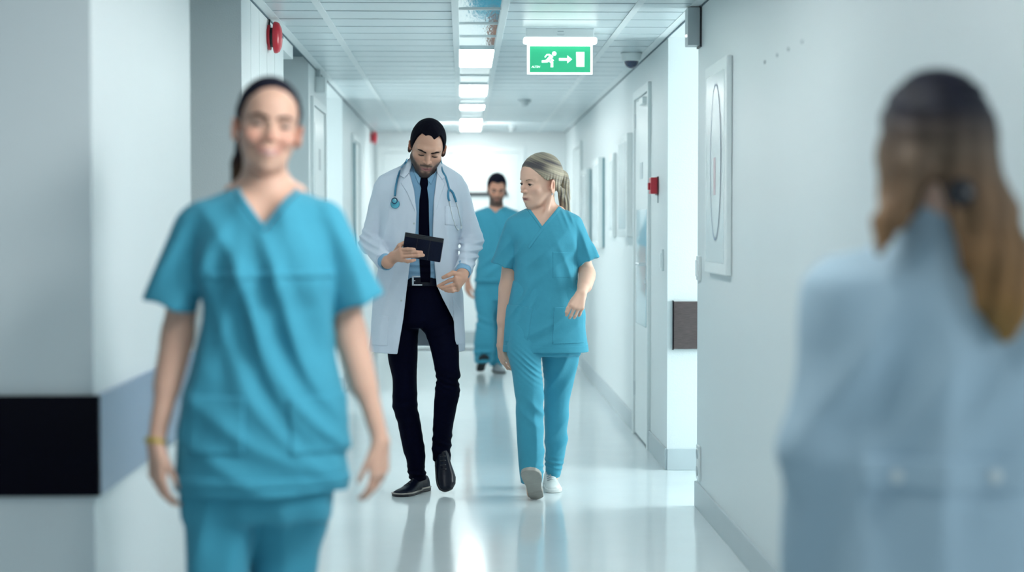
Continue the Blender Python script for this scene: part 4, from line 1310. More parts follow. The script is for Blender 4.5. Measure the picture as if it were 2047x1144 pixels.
def fair_nurse():
    Y = 8.15; q = lambda x, y, d=0.0: P(x, y, Y + d); w = lambda x, y: (q(x, y)[0], q(x, y)[2])
    base = q(1085, 990); base[2] = 0
    root = empty('person', base, 'fair-haired woman with ponytail in teal scrubs, walking beside the man with the tablet', 'person')
    h = 0.0034
    tr = Field()
    tr.add(loft(rows_px(Y, [(560, 1026, 1160, 0, .10), (620, 1015, 1166, 0, .112), (690, 1012, 1163, -.01, .112), (712, 1014, 1160, -.015, .09)]), 2.2, 0.01))
    tr.add(loft(rows_px(Y, [(640, 1014, 1083, -.02, .085), (702, 1014.5, 1082, -.055, .085), (750, 1024, 1084, -.085, .080), (783, 1028, 1087, -.10, .075), (805, 1031, 1086, -.105, .074), (825, 1030, 1087, -.105, .074), (842, 1031, 1088, -.105, .074), (880, 1033, 1089, -.10, .074), (911, 1035.5, 1090, -.095, .074), (945, 1039, 1088, -.09, .074), (966, 1042, 1084, -.085, .072)]), 2.1, 0.004), 0.016)
    tr.add(loft(rows_px(Y, [(640, 1085, 1164, 0, .088), (703, 1083, 1159, .02, .085), (760, 1087, 1149, .06, .078), (812, 1087, 1137, .10, .072), (866, 1088, 1134.5, .14, .068), (925, 1089, 1126, .19, .066), (953, 1091, 1119, .21, .064)]), 2.1, 0.004), 0.016)
    tr.disp(total(fold(w(1058, 720), -18, 0.024, 0.0045, 0.09, 0.05, 0.2, 0.5), fold(w(1066, 815), -30, 0.07, 0.0090, 0.06, 0.06, 0.2, 0.3), fold(w(1068, 870), 86, 0.085, 0.0090, 0.18, 0.05, 1.2, 0.2), fold(w(1120, 740), 70, 0.07, 0.0060, 0.16, 0.06, 0.5, 0.3),
                  fold(w(1115, 880), 60, 0.08, 0.0075, 0.14, 0.06, 0.2, 0.3), fold(w(1105, 930), 5, 0.03, 0.0060, 0.06, 0.035, 0.2, 0.4), crumple(24, 0.0022, 11)))
    trc = Field().add(tr)
    trc.sub(cap(q(1062, 930, -.09), q(1063, 985, -.095), .040, .050), 0.003)
    trc.sub(cap(q(1104, 925, .19), q(1104, 975, .22), .030, .036), 0.003)
    lo, hi = bounds_px(Y, 1002, 555, 1178, 975, -.22, .32)
    make('trousers', trc, lo, hi, h, M['scrub'], root)
    # tunic
    to = Field()
    to.add(loft(rows_px(Y, [(410, 1066, 1112, .015, .04), (418, 1048, 1128, .012, .062), (427, 1030, 1147, .008, .080), (437, 1017, 1160, .003, .092), (452, 1013, 1163, 0, .102), (490, 1022, 1160, -.006, .118), (540, 1028, 1156, -.004, .114), (578, 1027, 1158, 0, .112), (600, 1018, 1164, 0, .118), (624, 1011, 1170, 0, .126), (657, 1008, 1171, 0, .132), (690, 1006, 1175, 0, .136), (703, 1005.5, 1176, 0, .137)]), 2.15, 0.004))
    c1 = sleeve(to, q(1029, 456), q(1003.5, 532, .01), .050, .064, 0.014)
    c2 = sleeve(to, q(1146, 452), q(1178, 523, -.02), .050, .058, 0.014)
    to.disp(total(fold(w(1036, 600), 62, 0.055, 0.0090, 0.09, 0.05, 0.6, 0.3), fold(w(1062, 600), 97, 0.10, 0.0075, 0.18, 0.05, 0.4, 0.2), fold(w(1090, 520), 52, 0.09, 0.0060, 0.16, 0.09, 0.1, 0.3), fold(w(1140, 560), 105, 0.07, 0.0067, 0.16, 0.07, 0.8, 0.2),
                  fold(w(1092, 660), 40, 0.08, 0.0075, 0.12, 0.07, 0.2, 0.3), fold(w(1008, 505), 60, 0.06, 0.0060, 0.10, 0.06, 0.3, 0.2), fold(w(1172, 490), 115, 0.05, 0.0060, 0.10, 0.06, 0.3, 0.2), fold(w(1130, 428), 110, 0.03, 0.0045, 0.05, 0.035, 0.3), crumple(20, 0.0028, 21)))
    tu = Field().add(to)
    fr = Frame(q(1079.5, 363.5, -.01), rot(yaw=-57, pitch=8, roll=4), 1.06)
    nb = q(1090, 430, .015)
    vneck(tu, Y + .02, Y - .09, [(1052, 400), (1054.5, 419), (1082.7, 456), (1121, 412), (1123, 395)], fr.w(0, .02, -.08), q(1089, 424, .01), .068)
    zi = F32(q(0, 672)[2])
    tu.sub(lambda p: np.maximum(to(p) + F32(.009), p[:, 2] - zi), 0.0)
    tu.sub(c1, 0.002); tu.sub(c2, 0.002)
    lo, hi = bounds_px(Y, 970, 400, 1210, 710, -.24, .20)
    ot = make('tunic', tu, lo, hi, h, M['scrub'], root)
    Yf = Y - .11
    scrub_patch('pocket', to, Yf, [(1013, 611), (1039, 611), (1065, 618), (1054, 688), (1008, 685)], .0045, ot, .003, Y)
    scrub_patch('pocket', to, Yf, [(1107, 614), (1168, 614), (1169, 687), (1103, 688)], .0045, ot, .003, Y)
    scrub_patch('pocket', to, Yf, [(1104, 503), (1148, 505), (1148, 556), (1104, 556)], .0016, ot, .003, Y)
    scrub_patch('neckband', to, Yf + .02, [(1126, 413), (1086, 459), (1058, 498), (1053, 495), (1081, 455), (1121, 409)], .0036, ot, .0028, Y + .02)
    scrub_patch('neckband', to, Yf + .02, [(1053, 417), (1081, 458), (1085.5, 455), (1059, 415)], .0036, ot, .0028, Y + .02)
    scrub_patch('hem', to, Yf, [(1002, 692), (1180, 692), (1180, 707), (1002, 707)], .0012, ot, .003, Y)
    # body
    bd = Field()
    bd.add(lambda p: to.ops[0][1](p) + to.ops[-1][1](p) + F32(.016)); bd.add(lambda p: tr(p) + F32(.016), 0.03)
    head(bd, fr, False, eye_open=0.16, mouth_open=0.004, gaze_down=0.8)
    neck(bd, fr, q(1090, 432, .02), 0.049, 0.056, 0.022)
    bd.add(cap(fr.w(0.062, 0.02, -0.045), q(1084, 452, -.055), .010, .009), 0.02)
    bd.add(cap(q(1092, 428, .02), q(1118, 424, .02), .045, .03), 0.03); bd.add(cap(q(1088, 428, .02), q(1060, 428, .02), .045, .03), 0.03)
    bd.add(chain([q(1030, 455), q(1013, 575, .04), q(1002, 690, .06)], [.043, .036, .0225], 0.02), 0.02)
    bd.add(cap(q(1012, 590, .04), q(1007, 640, .05), .034, .031), 0.02)
    bd.add(chain([q(1146, 455), q(1174, 548, .0), q(1162, 588, -.17)], [.043, .037, .0255], 0.02), 0.02)
    bd.add(cap(q(1174, 556, -.03), q(1170, 572, -.09), .036, .033), 0.02)
    hand(bd, q(1001, 692, .065), (0.10, 0.45, -1.0), (-0.9, -0.3, 0.0), -1, 0.93, (38, 42, 45, 48), 0.35)
    hand(bd, q(1161, 590, -.18), (-0.30, -0.62, -0.75), (0.25, -0.75, 0.6), 1, 0.93, (56, 60, 60, 60), 0.25)
    bd.add(cap(q(1062, 945, -.085), q(1064, 985, -.07), .032, .028), 0.02); bd.add(cap(q(1104, 940, .2), q(1103, 965, .2), .032, .028), 0.02)
    lo, hi = bounds_px(Y, 975, 300, 1205, 990, -.36, .33)
    make('body', bd, lo, hi, 0.0025, M['skin'], root, face_tint(fr, SKIN_W, False, (0.36, 0.13, 0.13), None, 0.35, lashw=0.0026, lowlid=0.002, parted=0.9))
    eyes(fr, root, (0.030, 0.030, 0.035), (-0.08, -0.35))
    lashes(bd, fr, root, 0.0015, -0.0035, 0.0019)
    brows(bd, fr, root, M['brow_fair'], 0.0023, (0.0190, 0.0220, 0.0195), (0.020, 0.034, 0.050))
    # hair drawn back into a ponytail
    g = hair_cap(fr, False, 0.016, 0.0105, [(0, .078), (18, .074), (35, .058), (52, .034), (66, .016), (78, .010), (92, .012), (103, -.018), (118, -.045), (140, -.062), (180, -.07)], 0.0004, 38, 'back')
    tie = fr.w(0, 0.112, 0.020)
    tail = [tie, q(1125, 353, .065), q(1127, 372, .07), q(1128, 395, .06), q(1130, 416, .055), q(1133, 432, .05)]
    g.add(chain(spline(tail, 3), list(np.interp(np.linspace(0, 1, 16), [0, .15, .5, 1], [.016, .020, .024, .015])), 0.02), 0.02)
    g.add(chain([fr.w(.070, .03, -.010), fr.w(.066, .07, -.05), q(1124, 395, .03)], [.012, .016, .010], .01), 0.02)
    g.disp(lambda p: (0.0014 * np.sin(p[:, 0] * 420 + 3 * np.sin(p[:, 2] * 30)) * np.clip((q(0, 345)[2] - p[:, 2]) * 40, 0, 1)).astype(F32))
    R_ = np.random.RandomState(4)
    def hair_tint(p):
        k = fr.loc(p); u = (k[:, 2] + 0.40 * k[:, 1] + 0.25 * np.abs(k[:, 0])) * 11
        s = 0.62 + 0.16 * np.sin(u * 7.3 + 1.5 * np.sin(k[:, 1] * 22)) + 0.12 * np.sin(u * 23 + 9 * k[:, 1]) + 0.10 * np.sin(u * 57 + 20 * k[:, 1]) + 0.08 * np.sin(u * 131)
        s = s - 0.7 * np.exp(-((k[:, 2] - 0.085) / 0.022) ** 2 - ((k[:, 1] + 0.050) / 0.055) ** 2) - 0.45 * np.exp(-((k[:, 2] + 0.4 * k[:, 1] - 0.10) / 0.008) ** 2 - ((k[:, 1] - 0.02) / 0.05) ** 2)
        low = np.clip((q(0, 352)[2] - p[:, 2]) * 12, 0, 1)
        s2 = 0.5 + 0.35 * np.sin(p[:, 0] * 330 + 2) + 0.2 * np.sin(p[:, 0] * 700)
        s = np.clip(s * (1 - low) + s2 * low, 0, 1)[:, None]
        return np.array([[0.075, 0.068, 0.075]]) * (1 - s) + np.array([[0.43, 0.37, 0.27]]) * s
    lo, hi = bounds_px(Y, 1028, 298, 1150, 445, -.2, .28)
    make('hair', g, lo, hi, 0.0027, M['hair'], root, hair_tint)
    lathe('hair_tie', [(.016, -.008), (.024, -.006), (.025, .006), (.017, .008)], tie, tuple(fr.R @ np.array([0.1, 1, 0.15])), M['black'], root, 16)
    e = fr.w(0.081, 0.006, -0.055)
    bm = bmesh.new(); bmesh.ops.create_icosphere(bm, subdivisions=2, radius=0.0045)
    for v in bm.verts: v.co += Vector(e)
    link_mesh('earring', bm_mesh('earring', bm, True), M['pearl'], root)
    # shoes
    gp = ground(1069, 997)
    shoe(root, (q(1067, 985, -.1)[0], gp[1] - .075, 0.046), rot(yaw=-9, pitch=-43, roll=-10), M['shoe_white'], M['rubber'], 0.003, 0.25, 0.046, 0.075, laces=M['lace'], heel=0.03, label='white canvas shoe landing on its heel, grey sole towards us')
    gp = ground(1101, 986)
    shoe(root, (q(1099, 975, .2)[0], gp[1] + .170, 0.0), rot(yaw=1), M['shoe_white'], M['shoe_white'], 0.003, 0.25, 0.042, 0.092, laces=M['lace'], heel=0.028, label='white laced canvas shoe flat on the floor')
    return root


# ------------------------------------------------------------------ the smiling nurse in front
def front_nurse():
    Y = 4.0; q = lambda x, y, d=0.0: P(x, y, Y + d); w = lambda x, y: (q(x, y)[0], q(x, y)[2])
    base = q(525, 1144); base[2] = 0
    root = empty('person', base, 'smiling dark-haired woman in teal scrubs, blurred, walking towards us at the front', 'person')
    h = 0.0055
    zf = lambda z: 455 + (CAM_Z - z) * 830
    tr = Field()
    tr.add(loft(rows_px(Y, [(840, 372, 680, 0, .11), (940, 360, 672, 0, .125), (1000, 362, 664, 0, .12), (1040, 364, 660, 0, .10)]), 2.3, 0.01))
    tr.add(loft(rows_px(Y, [(960, 364, 518, -.01, .085), (1028, 367, 515, -.01, .088), (1113, 370, 503, -.01, .085), (1200, 376, 494, -.01, .08), (1400, 392, 485, .0, .072), (1500, 396, 484, .03, .074), (1528, 398, 484, .03, .074)]), 2.2, 0.006), 0.02)
    tr.add(loft(rows_px(Y, [(960, 500, 664, .0, .085), (1028, 503, 656, .04, .088), (1113, 497, 640, .09, .085), (1200, 510, 628, .10, .08), (1400, 538, 624, .2, .072), (1500, 540, 622, .27, .074), (1520, 540, 622, .28, .074)]), 2.2, 0.006), 0.02)
    tr.disp(total(fold(w(430, 1060), 84, 0.09, 0.0075, 0.16, 0.08, 0.4, 0.2), fold(w(600, 1060), 96, 0.10, 0.0075, 0.16, 0.08, 0.2, 0.2), crumple(20, 0.003, 31)))
    lo, hi = bounds_px(Y, 345, 830, 700, 1560, -.2, .45)
    make('trousers', tr, lo, hi, h, M['scrub'], root)
    to = Field()
    to.add(loft(rows_px(Y, [(366, 486, 575, .02, .04), (380, 452, 606, .018, .06), (395, 415, 636, .012, .078), (413, 380, 662, .006, .09), (440, 366, 678, 0, .102), (510, 384, 672, -.01, .128), (560, 396, 672, -.015, .13), (620, 404, 668, -.008, .118), (700, 388, 672, 0, .118), (760, 372, 686, 0, .126), (805, 362, 692, 0, .134), (900, 354, 698, 0, .142), (961, 348, 700, 0, .146), (980, 346, 700, 0, .147)]), 2.15, 0.006))
    c1 = sleeve(to, q(392, 452), q(341, 614, .0), .052, .071, 0.020, .09, .010)
    c2 = sleeve(to, q(655, 446), q(722, 610, .0), .052, .072, 0.020, .09, .010)
    to.disp(total(fold(w(560, 640), -62, 0.085, 0.0135, 0.30, 0.11, 0.1, 0.3), fold(w(610, 790), -55, 0.085, 0.0135, 0.22, 0.09, 0.9, 0.3), fold(w(500, 600), 84, 0.10, 0.0090, 0.20, 0.09, 0.2, 0.2), fold(w(420, 700), 80, 0.11, 0.0090, 0.24, 0.07, 0.8, 0.2),
                  fold(w(470, 470), 60, 0.11, 0.0075, 0.13, 0.10, 0.5, 0.2), fold(w(620, 470), 115, 0.11, 0.0075, 0.13, 0.10, 0.2, 0.2), fold(w(350, 540), 66, 0.09, 0.0090, 0.13, 0.08, 0.3, 0.2), fold(w(710, 520), 112, 0.08, 0.0090, 0.13, 0.08, 0.7, 0.2),
                  fold(w(520, 890), -20, 0.09, 0.0075, 0.2, 0.09, 0.4, 0.3), crumple(15, 0.0035, 41)))
    tu = Field().add(to)
    fr = Frame(q(536, 252), rot(yaw=13, pitch=2, roll=6.5), 0.955)
    vneck(tu, Y + .03, Y - .09, [(450, 340), (459, 379), (529, 464), (600, 367), (606, 330)], fr.w(0, .02, -.09), q(530, 374, .015), .066)
    zi = F32(q(0, 930)[2])
    tu.sub(lambda p: np.maximum(to(p) + F32(.012), p[:, 2] - zi), 0.0)
    tu.sub(c1, 0.002); tu.sub(c2, 0.002)
    lo, hi = bounds_px(Y, 275, 345, 795, 1000, -.22, .22)
    ot = make('tunic', tu, lo, hi, h, M['scrub'], root)
    Yf = Y - .12
    scrub_patch('pocket', to, Yf, [(376, 793), (490, 793), (488, 910), (372, 910)], .006, ot, .005, Y)
    scrub_patch('pocket', to, Yf, [(576, 796), (692, 790), (697, 910), (580, 910)], .006, ot, .005, Y)
    scrub_patch('yoke', to, Yf, [(412, 545), (664, 540), (664, 556), (412, 561)], .005, ot, .005, Y)
    scrub_patch('neckband', to, Yf + .02, [(456, 374), (525, 463), (535, 460), (468, 370)], .006, ot, .0045, Y + .02)
    scrub_patch('neckband', to, Yf + .02, [(604, 363), (524, 466), (520, 458), (592, 362)], .007, ot, .0045, Y + .02)
    scrub_patch('hem', to, Yf, [(335, 958), (710, 955), (710, 978), (335, 978)], .005, ot, .005, Y)
    bd = Field()
    bd.add(lambda p: to.ops[0][1](p) + to.ops[-1][1](p) + F32(.02)); bd.add(lambda p: tr(p) + F32(.018), 0.03)
    head(bd, fr, False, smile=1.0, eye_open=0.15)
    neck(bd, fr, q(530, 385, .02), 0.050, 0.056, 0.022)
    bd.add(cap(q(530, 378, .02), q(590, 390, .02), .042, .03), 0.03); bd.add(cap(q(528, 378, .02), q(470, 390, .02), .042, .03), 0.03)
    bd.add(chain([q(388, 450), q(356, 665, .02), q(312, 885, -.04)], [.043, .0365, .0205], 0.02), 0.02)
    bd.add(cap(q(352, 690, .02), q(334, 770, .0), .035, .030), 0.02)
    bd.add(chain([q(658, 448), q(700, 665, .03), q(760, 880, .0)], [.043, .0365, .0205], 0.02), 0.02)
    bd.add(cap(q(704, 690, .03), q(724, 770, .02), .035, .030), 0.02)
    hand(bd, q(312, 892, -.045), (0.06, -0.05, -1.0), (-0.75, -0.6, 0.0), -1, 0.90, (22, 27, 30, 33), 0.45, 3, 0.95)
    hand(bd, q(761, 884, .0), (-0.06, -0.02, -1.0), (0.8, -0.55, 0.0), 1, 0.86, (20, 24, 27, 30), 0.40, 3, 0.95)
    lo, hi = bounds_px(Y, 275, 148, 800, 1540, -.3, .4)
    make('body', bd, lo, hi, 0.0045, M['skin'], root, face_tint(fr, (0.65, 0.395, 0.295), False, (0.46, 0.15, 0.14), None, 0.9, 0.027, 1.0))
    eyes(fr, root, (0.04, 0.03, 0.025), (0, -0.05))
    lashes(bd, fr, root, 0.0, -0.003, 0.0032)
    brows(bd, fr, root, M['brow'], 0.0042, (0.0175, 0.0230, 0.0185))
    g = hair_cap(fr, False, 0.007, 0.0065, [(0, .088), (20, .080), (38, .062), (55, .036), (68, .012), (78, .002), (90, .012), (103, -.015), (118, -.045), (140, -.062), (180, -.07)], 0.0012, 40, 'back')
    g.add(chain([fr.w(0, .10, 0.0), fr.w(-.035, .115, -.05), q(486, 330, .08), q(482, 360, .08), q(484, 378, .09)], [.02, .026, .026, .02, .012], .02), 0.02)
    lo, hi = bounds_px(Y, 450, 145, 620, 390, -.2, .25)
    make('hair', g, lo, hi, 0.004, M['dark_hair'], root, lambda p: np.repeat(np.array([[0.012, 0.012, 0.022]], F32), len(p), 0) * (1 - np.clip((q(0, 300)[2] - p[:, 2]) * 20, 0, 1)[:, None]) + np.array([[0.10, 0.055, 0.035]], F32) * np.clip((q(0, 300)[2] - p[:, 2]) * 20, 0, 1)[:, None])
    a = q(312.5, 878, -.04); b = q(310.5, 888, -.043); dr = (b - a) / np.linalg.norm(b - a)
    lathe('bracelet', [(.0235, -.007), (.0275, -.005), (.0275, .005), (.0235, .007)], (a + b) / 2, tuple(dr), M['gold'], root, 24)
    shoe(root, (q(441, 1144)[0], Y + .03, 0), rot(yaw=-4), M['shoe_white'], M['rubber'], 0.005, 0.25, 0.045, 0.075, laces=M['lace'])
    shoe(root, (q(580, 1144)[0], Y + .28, 0.0), rot(yaw=6), M['shoe_white'], M['rubber'], 0.005, 0.25, 0.045, 0.075, laces=M['lace'])
    return root


# ------------------------------------------------------------------ the man far behind
def far_man():
    Y = 15.0; q = lambda x, y, d=0.0: P(x, y, Y + d); w = lambda x, y: (q(x, y)[0], q(x, y)[2])
    base = q(985, 745); base[2] = 0
    root = empty('person', base, 'dark-haired man in teal scrubs far down the corridor, walking with head bowed', 'person')
    h = 0.0075
    tr = Field()
    tr.add(loft(rows_px(Y, [(540, 952, 1030, 0, .11), (580, 949, 1028, 0, .125), (600, 949, 1026, 0, .11)]), 2.3, 0.01))
    tr.add(loft(rows_px(Y, [(580, 949, 990, 0, .10), (610, 950, 990, -.03, .10), (632, 953, 988, -.05, .092), (650, 951, 990, -.06, .095), (690, 947.5, 990, -.08, .095), (712, 947, 988, -.08, .095), (726, 950, 984, -.08, .09)]), 2.2, 0.006), 0.03)
    tr.add(loft(rows_px(Y, [(580, 984, 1028, 0, .10), (632, 986, 1022, .06, .09), (690, 982, 1010, .14, .088), (720, 977, 1005, .18, .085), (732, 978, 1004, .18, .08)]), 2.2, 0.006), 0.02)
    tr.disp(total(fold(w(968, 705), 15, 0.08, 0.0120, 0.12, 0.08, 0.3, 0.3), fold(w(965, 640), -10, 0.07, 0.0105, 0.12, 0.06, 0.3, 0.3), crumple(16, 0.004, 51)))
    make('trousers', tr, *bounds_px(Y, 940, 535, 1035, 740, -.25, .35), h, M['scrub'], root)
    to = Field()
    to.add(loft(rows_px(Y, [(411, 980, 1008, .02, .05), (418, 963, 1022, .015, .08), (427, 953, 1034, .005, .10), (440, 950, 1038, 0, .115), (480, 953, 1034, 0, .13), (520, 953, 1030, 0, .13), (550, 950, 1030, 0, .14), (564, 949, 1030, 0, .14)]), 2.2, 0.006))
    c1 = sleeve(to, q(958, 436), q(942, 492, .02), .065, .075, 0.05)
    c2 = sleeve(to, q(1028, 436), q(1046, 492, .02), .065, .075, 0.05)
    to.disp(total(fold(w(985, 520), 50, 0.10, 0.0120, 0.2, 0.1, 0.3, 0.3), fold(w(1000, 470), 110, 0.1, 0.0105, 0.2, 0.1, 0.3, 0.3), crumple(12, 0.005, 61)))
    tu = Field().add(to)
    fr = Frame(q(993, 377.5), rot(yaw=4, pitch=20, roll=2), 1.02)
    vneck(tu, Y + .02, Y - .09, [(976, 400), (979, 414), (990.5, 426), (1004, 413), (1006, 400)], fr.w(0, .02, -.08), q(992, 414, .015), .075)
    tu.sub(c1, 0.002); tu.sub(c2, 0.002)
    ot = make('tunic', tu, *bounds_px(Y, 922, 405, 1068, 572, -.22, .22), h, M['scrub'], root)
    scrub_patch('hem', to, Y - .12, [(945, 557), (1035, 557), (1035, 564), (945, 564)], .007, ot, .007, Y)
    bd = Field()
    bd.add(lambda p: to.ops[0][1](p) + to.ops[-1][1](p) + F32(.02)); bd.add(lambda p: tr(p) + F32(.02), 0.03)
    head(bd, fr, True, eye_open=0.2)
    neck(bd, fr, q(992, 416, .02), 0.058, 0.066, 0.022)
    bd.add(chain([q(958, 436), q(936, 510, .06), q(934, 560, -.02)], [.05, .042, .028], 0.02), 0.02)
    bd.add(chain([q(1028, 436), q(1048, 508, .05), q(1046, 560, .02)], [.05, .042, .028], 0.02), 0.02)
    hand(bd, q(934, 562, -.02), (0.05, -0.2, -1), (-0.8, -0.5, 0), -1, 1.0, (25, 30, 33, 36))
    hand(bd, q(1046, 562, .02), (-0.05, -0.1, -1), (0.8, -0.5, 0), 1, 1.0, (25, 30, 33, 36))
    make('body', bd, *bounds_px(Y, 920, 346, 1070, 738, -.3, .35), 0.0055, M['skin'], root, face_tint(fr, (0.60, 0.30, 0.21), True, (0.36, 0.15, 0.13), (0.06, 0.04, 0.035), 0.3))
    eyes(fr, root, (0.03, 0.025, 0.02), (0, -0.4))
    brows(bd, fr, root, M['brow'], 0.0045, (0.0165, 0.0225, 0.0175))
    g = hair_cap(fr, True, 0.020, 0.008, [(0, .074), (20, .080), (35, .078), (48, .055), (60, .02), (70, -.005), (80, -.005), (92, .018), (104, -.015), (118, -.05), (145, -.075), (180, -.085)], 0.004)
    c = q(993, 370); make('hair', g, c - .18, c + .18, 0.005, M['dark_hair'], root, lambda p: np.repeat(np.array([[0.010, 0.010, 0.020]], F32), len(p), 0))
    gp = ground(962, 746)
    shoe(root, (q(962, 736, -.1)[0], gp[1] - .06, 0.055), rot(yaw=8, pitch=-35), M['leather'], M['dark_sole'], 0.005, 0.28, 0.05, 0.085, laces=M['black'], label='dark shoe landing on its heel, dark sole showing')
    gp = ground(994, 747)
    shoe(root, (q(993, 740, .1)[0], gp[1] + .19, 0.0), rot(yaw=10), M['grey_shoe'], M['dark_sole'], 0.005, 0.28, 0.048, 0.085, laces=M['lace'], label='grey shoe flat on the floor')
    return root


# ------------------------------------------------------------------ the woman in a white coat with her back to us
def back_woman():
    Y = 2.8; q = lambda x, y, d=0.0: P(x, y, Y + d); w = lambda x, y: (q(x, y)[0], q(x, y)[2])
    base = q(1880, 1144); base[2] = 0
    root = empty('person', base, 'woman with long brown hair in a white coat, seen from behind and very blurred', 'person')
    h = 0.008
    co = Field()
    co.add(loft(rows_px(Y, [(455, 1815, 1950, .02, .05), (490, 1745, 2025, .015, .07), (525, 1680, 2090, .01, .09), (565, 1640, 2130, 0, .10), (640, 1640, 2130, 0, .115), (760, 1668, 2105, 0, .12), (930, 1682, 2090, 0, .115), (1000, 1675, 2098, 0, .12), (1144, 1640, 2130, .01, .14), (1350, 1612, 2155, .01, .165), (1640, 1590, 2175, .01, .185)]), 2.2, 0.006))
    co.add(cap(q(1880, 420, .0), q(1882, 480, .01), .062, .085), 0.04)
    c1 = sleeve(co, q(1690, 600), q(1625, 1215, .10), .072, .060, 0.06, .06, .010, mid=(q(1640, 900, .0), .070))
    c2 = sleeve(co, q(2080, 600), q(2130, 1215, .10), .066, .052, 0.06, .06, .010, mid=(q(2120, 900, .0), .060))
    co.disp(total(fold(w(1720, 760), 62, 0.13, 0.0135, 0.2, 0.12, 0.3, 0.2), fold(w(1900, 700), 95, 0.16, 0.0120, 0.3, 0.2, 0.5, 0.2), fold(w(2020, 780), 60, 0.12, 0.0120, 0.2, 0.1, 0.2, 0.2), fold(w(1760, 1060), 88, 0.13, 0.0120, 0.3, 0.12, 0.2), crumple(11, 0.005, 71)))
    coat = Field().add(co)
    fr = Frame(q(1861, 296), rot(yaw=198, pitch=6, roll=-2), 0.98)
    coat.sub(cap(q(1880, 380, .01), q(1881, 440, .012), .056, .056), 0.004)
    zi = F32(q(0, 1500)[2])
    coat.sub(lambda p: np.maximum(co(p) + F32(.016), p[:, 2] - zi), 0.0)
    coat.sub(c1, 0.002); coat.sub(c2, 0.002)
    lo, hi = bounds_px(Y, 1500, 380, 2230, 1650, -.24, .24)
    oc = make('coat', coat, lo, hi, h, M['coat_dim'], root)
    xs = [(1700, 918), (2085, 918), (2085, 985), (1700, 985)]
    g = patch(co, .010, poly_px(Y - .11, xs), Y)
    make('half_belt', g, *bounds_px(Y, 1690, 905, 2095, 1000, -.24, .05), .006, M['coat_dim'], oc)
    for x in (1790, 1985):
        hp = surf_point(co, x, 951, Y - .3)
        lathe('button', [(0, -.004), (.011, -.004), (.011, .014), (.008, .016), (0, .016)], hp, (0, -1, 0), M['white_plastic'], oc, 16)
    bd = Field()
    bd.add(lambda p: co.ops[0][1](p) + F32(.03))
    head(bd, fr, False, eye_open=0.4)
    neck(bd, fr, q(1882, 470, .01), 0.05, 0.056, 0.022)
    bd.add(chain([q(1690, 600), q(1645, 900, .0), q(1628, 1205, .10)], [.046, .038, .024], 0.02), 0.02)
    bd.add(chain([q(2080, 600), q(2118, 900, .0), q(2128, 1205, .10)], [.046, .038, .024], 0.02), 0.02)
    hand(bd, q(1627, 1210, .1), (0, 0.2, -1), (-0.9, 0.3, 0), 1, 0.93, (25, 28, 30, 33))
    hand(bd, q(2128, 1210, .1), (0, 0.2, -1), (0.9, 0.3, 0), -1, 0.93, (25, 28, 30, 33))
    for x in (1800, 1960):
        bd.add(chain([q(x, 1300), q(x, 1640), q(x + 2, 1970)], [.075, .052, .036], 0.03), 0.04)
    lo, hi = bounds_px(Y, 1560, 140, 2200, 1975, -.24, .32)
    make('body', bd, lo, hi, 0.0065, M['skin'], root, face_tint(fr, SKIN_W, False, blush=0.4))
    eyes(fr, root, (0.05, 0.06, 0.07))
    hr = hair_cap(fr, False, 0.016, 0.014, [(0, .080), (25, .074), (45, .050), (62, .005), (75, -.045), (90, -.060), (120, -.075), (150, -.082), (180, -.084)], 0.0022, 40, 'back')
    for s in (-1, 1): hr.add(fr.fn(ell((s * .066, .020, -.020), (.034, .046, .055))), .03)
    hr.add(chain([fr.w(.062, -.01, -.02), q(1796, 385, -.03), q(1776, 440, -.075), q(1760, 500, -.095)], [.032, .027, .019, .010], .03), .03)
    hr.add(chain([q(1826, 340, -.07), q(1815, 400, -.075), q(1812, 440, -.085)], [.034, .017, .006], .03), .02)
    hr.add(chain([fr.w(-.055, .05, .02), q(1938, 350, -.065), q(1965, 430, -.09), q(1985, 520, -.11), q(2002, 600, -.115), q(2012, 668, -.11)], [.034, .042, .045, .044, .036, .016], .03), .03)
    hr.add(chain([q(1940, 330, -.03), q(1990, 420, -.05), q(2028, 520, -.09), q(2042, 620, -.10)], [.035, .032, .030, .014], .03), .03)
    hr.disp(lambda p: (0.0028 * np.sin(p[:, 0] * 240 + 3 * np.sin(p[:, 2] * 14)) * np.clip((q(0, 330)[2] - p[:, 2]) * 12, 0, 1)).astype(F32))
    z0, z1, z2 = q(0, 150)[2], q(0, 400)[2], q(0, 670)[2]
    def tint(p):
        z = p[:, 2]; s = 0.5 + 0.4 * np.sin(p[:, 0] * 150 + 2 * np.sin(z * 12))
        r, g_, b = [np.interp(z, [z2, z2 + .08, z1, z1 + .08, z0 - .06, z0], c) for c in ([.34, .27, .20, .15, .018, .008], [.185, .14, .12, .105, .018, .008], [.055, .055, .07, .075, .028, .018])]
        return np.stack([r, g_, b], 1) * (0.72 + 0.5 * s)[:, None]
    lo, hi = bounds_px(Y, 1700, 130, 2120, 700, -.24, .25)
    make('hair', hr, lo, hi, 0.0055, M['hair'], root, tint)
    hp = q(1921, 386, -.125)
    lathe('hair_clip', [(0, -.006), (.022, -.006), (.024, .004), (.015, .011), (0, .012)], hp, (0.15, -1, 0.1), M['black'], root, 16)
    for x in (1800, 1960):
        shoe(root, (q(x, 1144)[0], Y - .01, 0), rot(yaw=180 + (6 if x < 1900 else -6)), M['shoe_white'], M['rubber'], 0.006, 0.24, 0.044, 0.075, laces=M['lace'])
    return root


doc, coat_f, doc_fr = doctor()
fair_nurse()
front_nurse()
far_man()
back_woman()

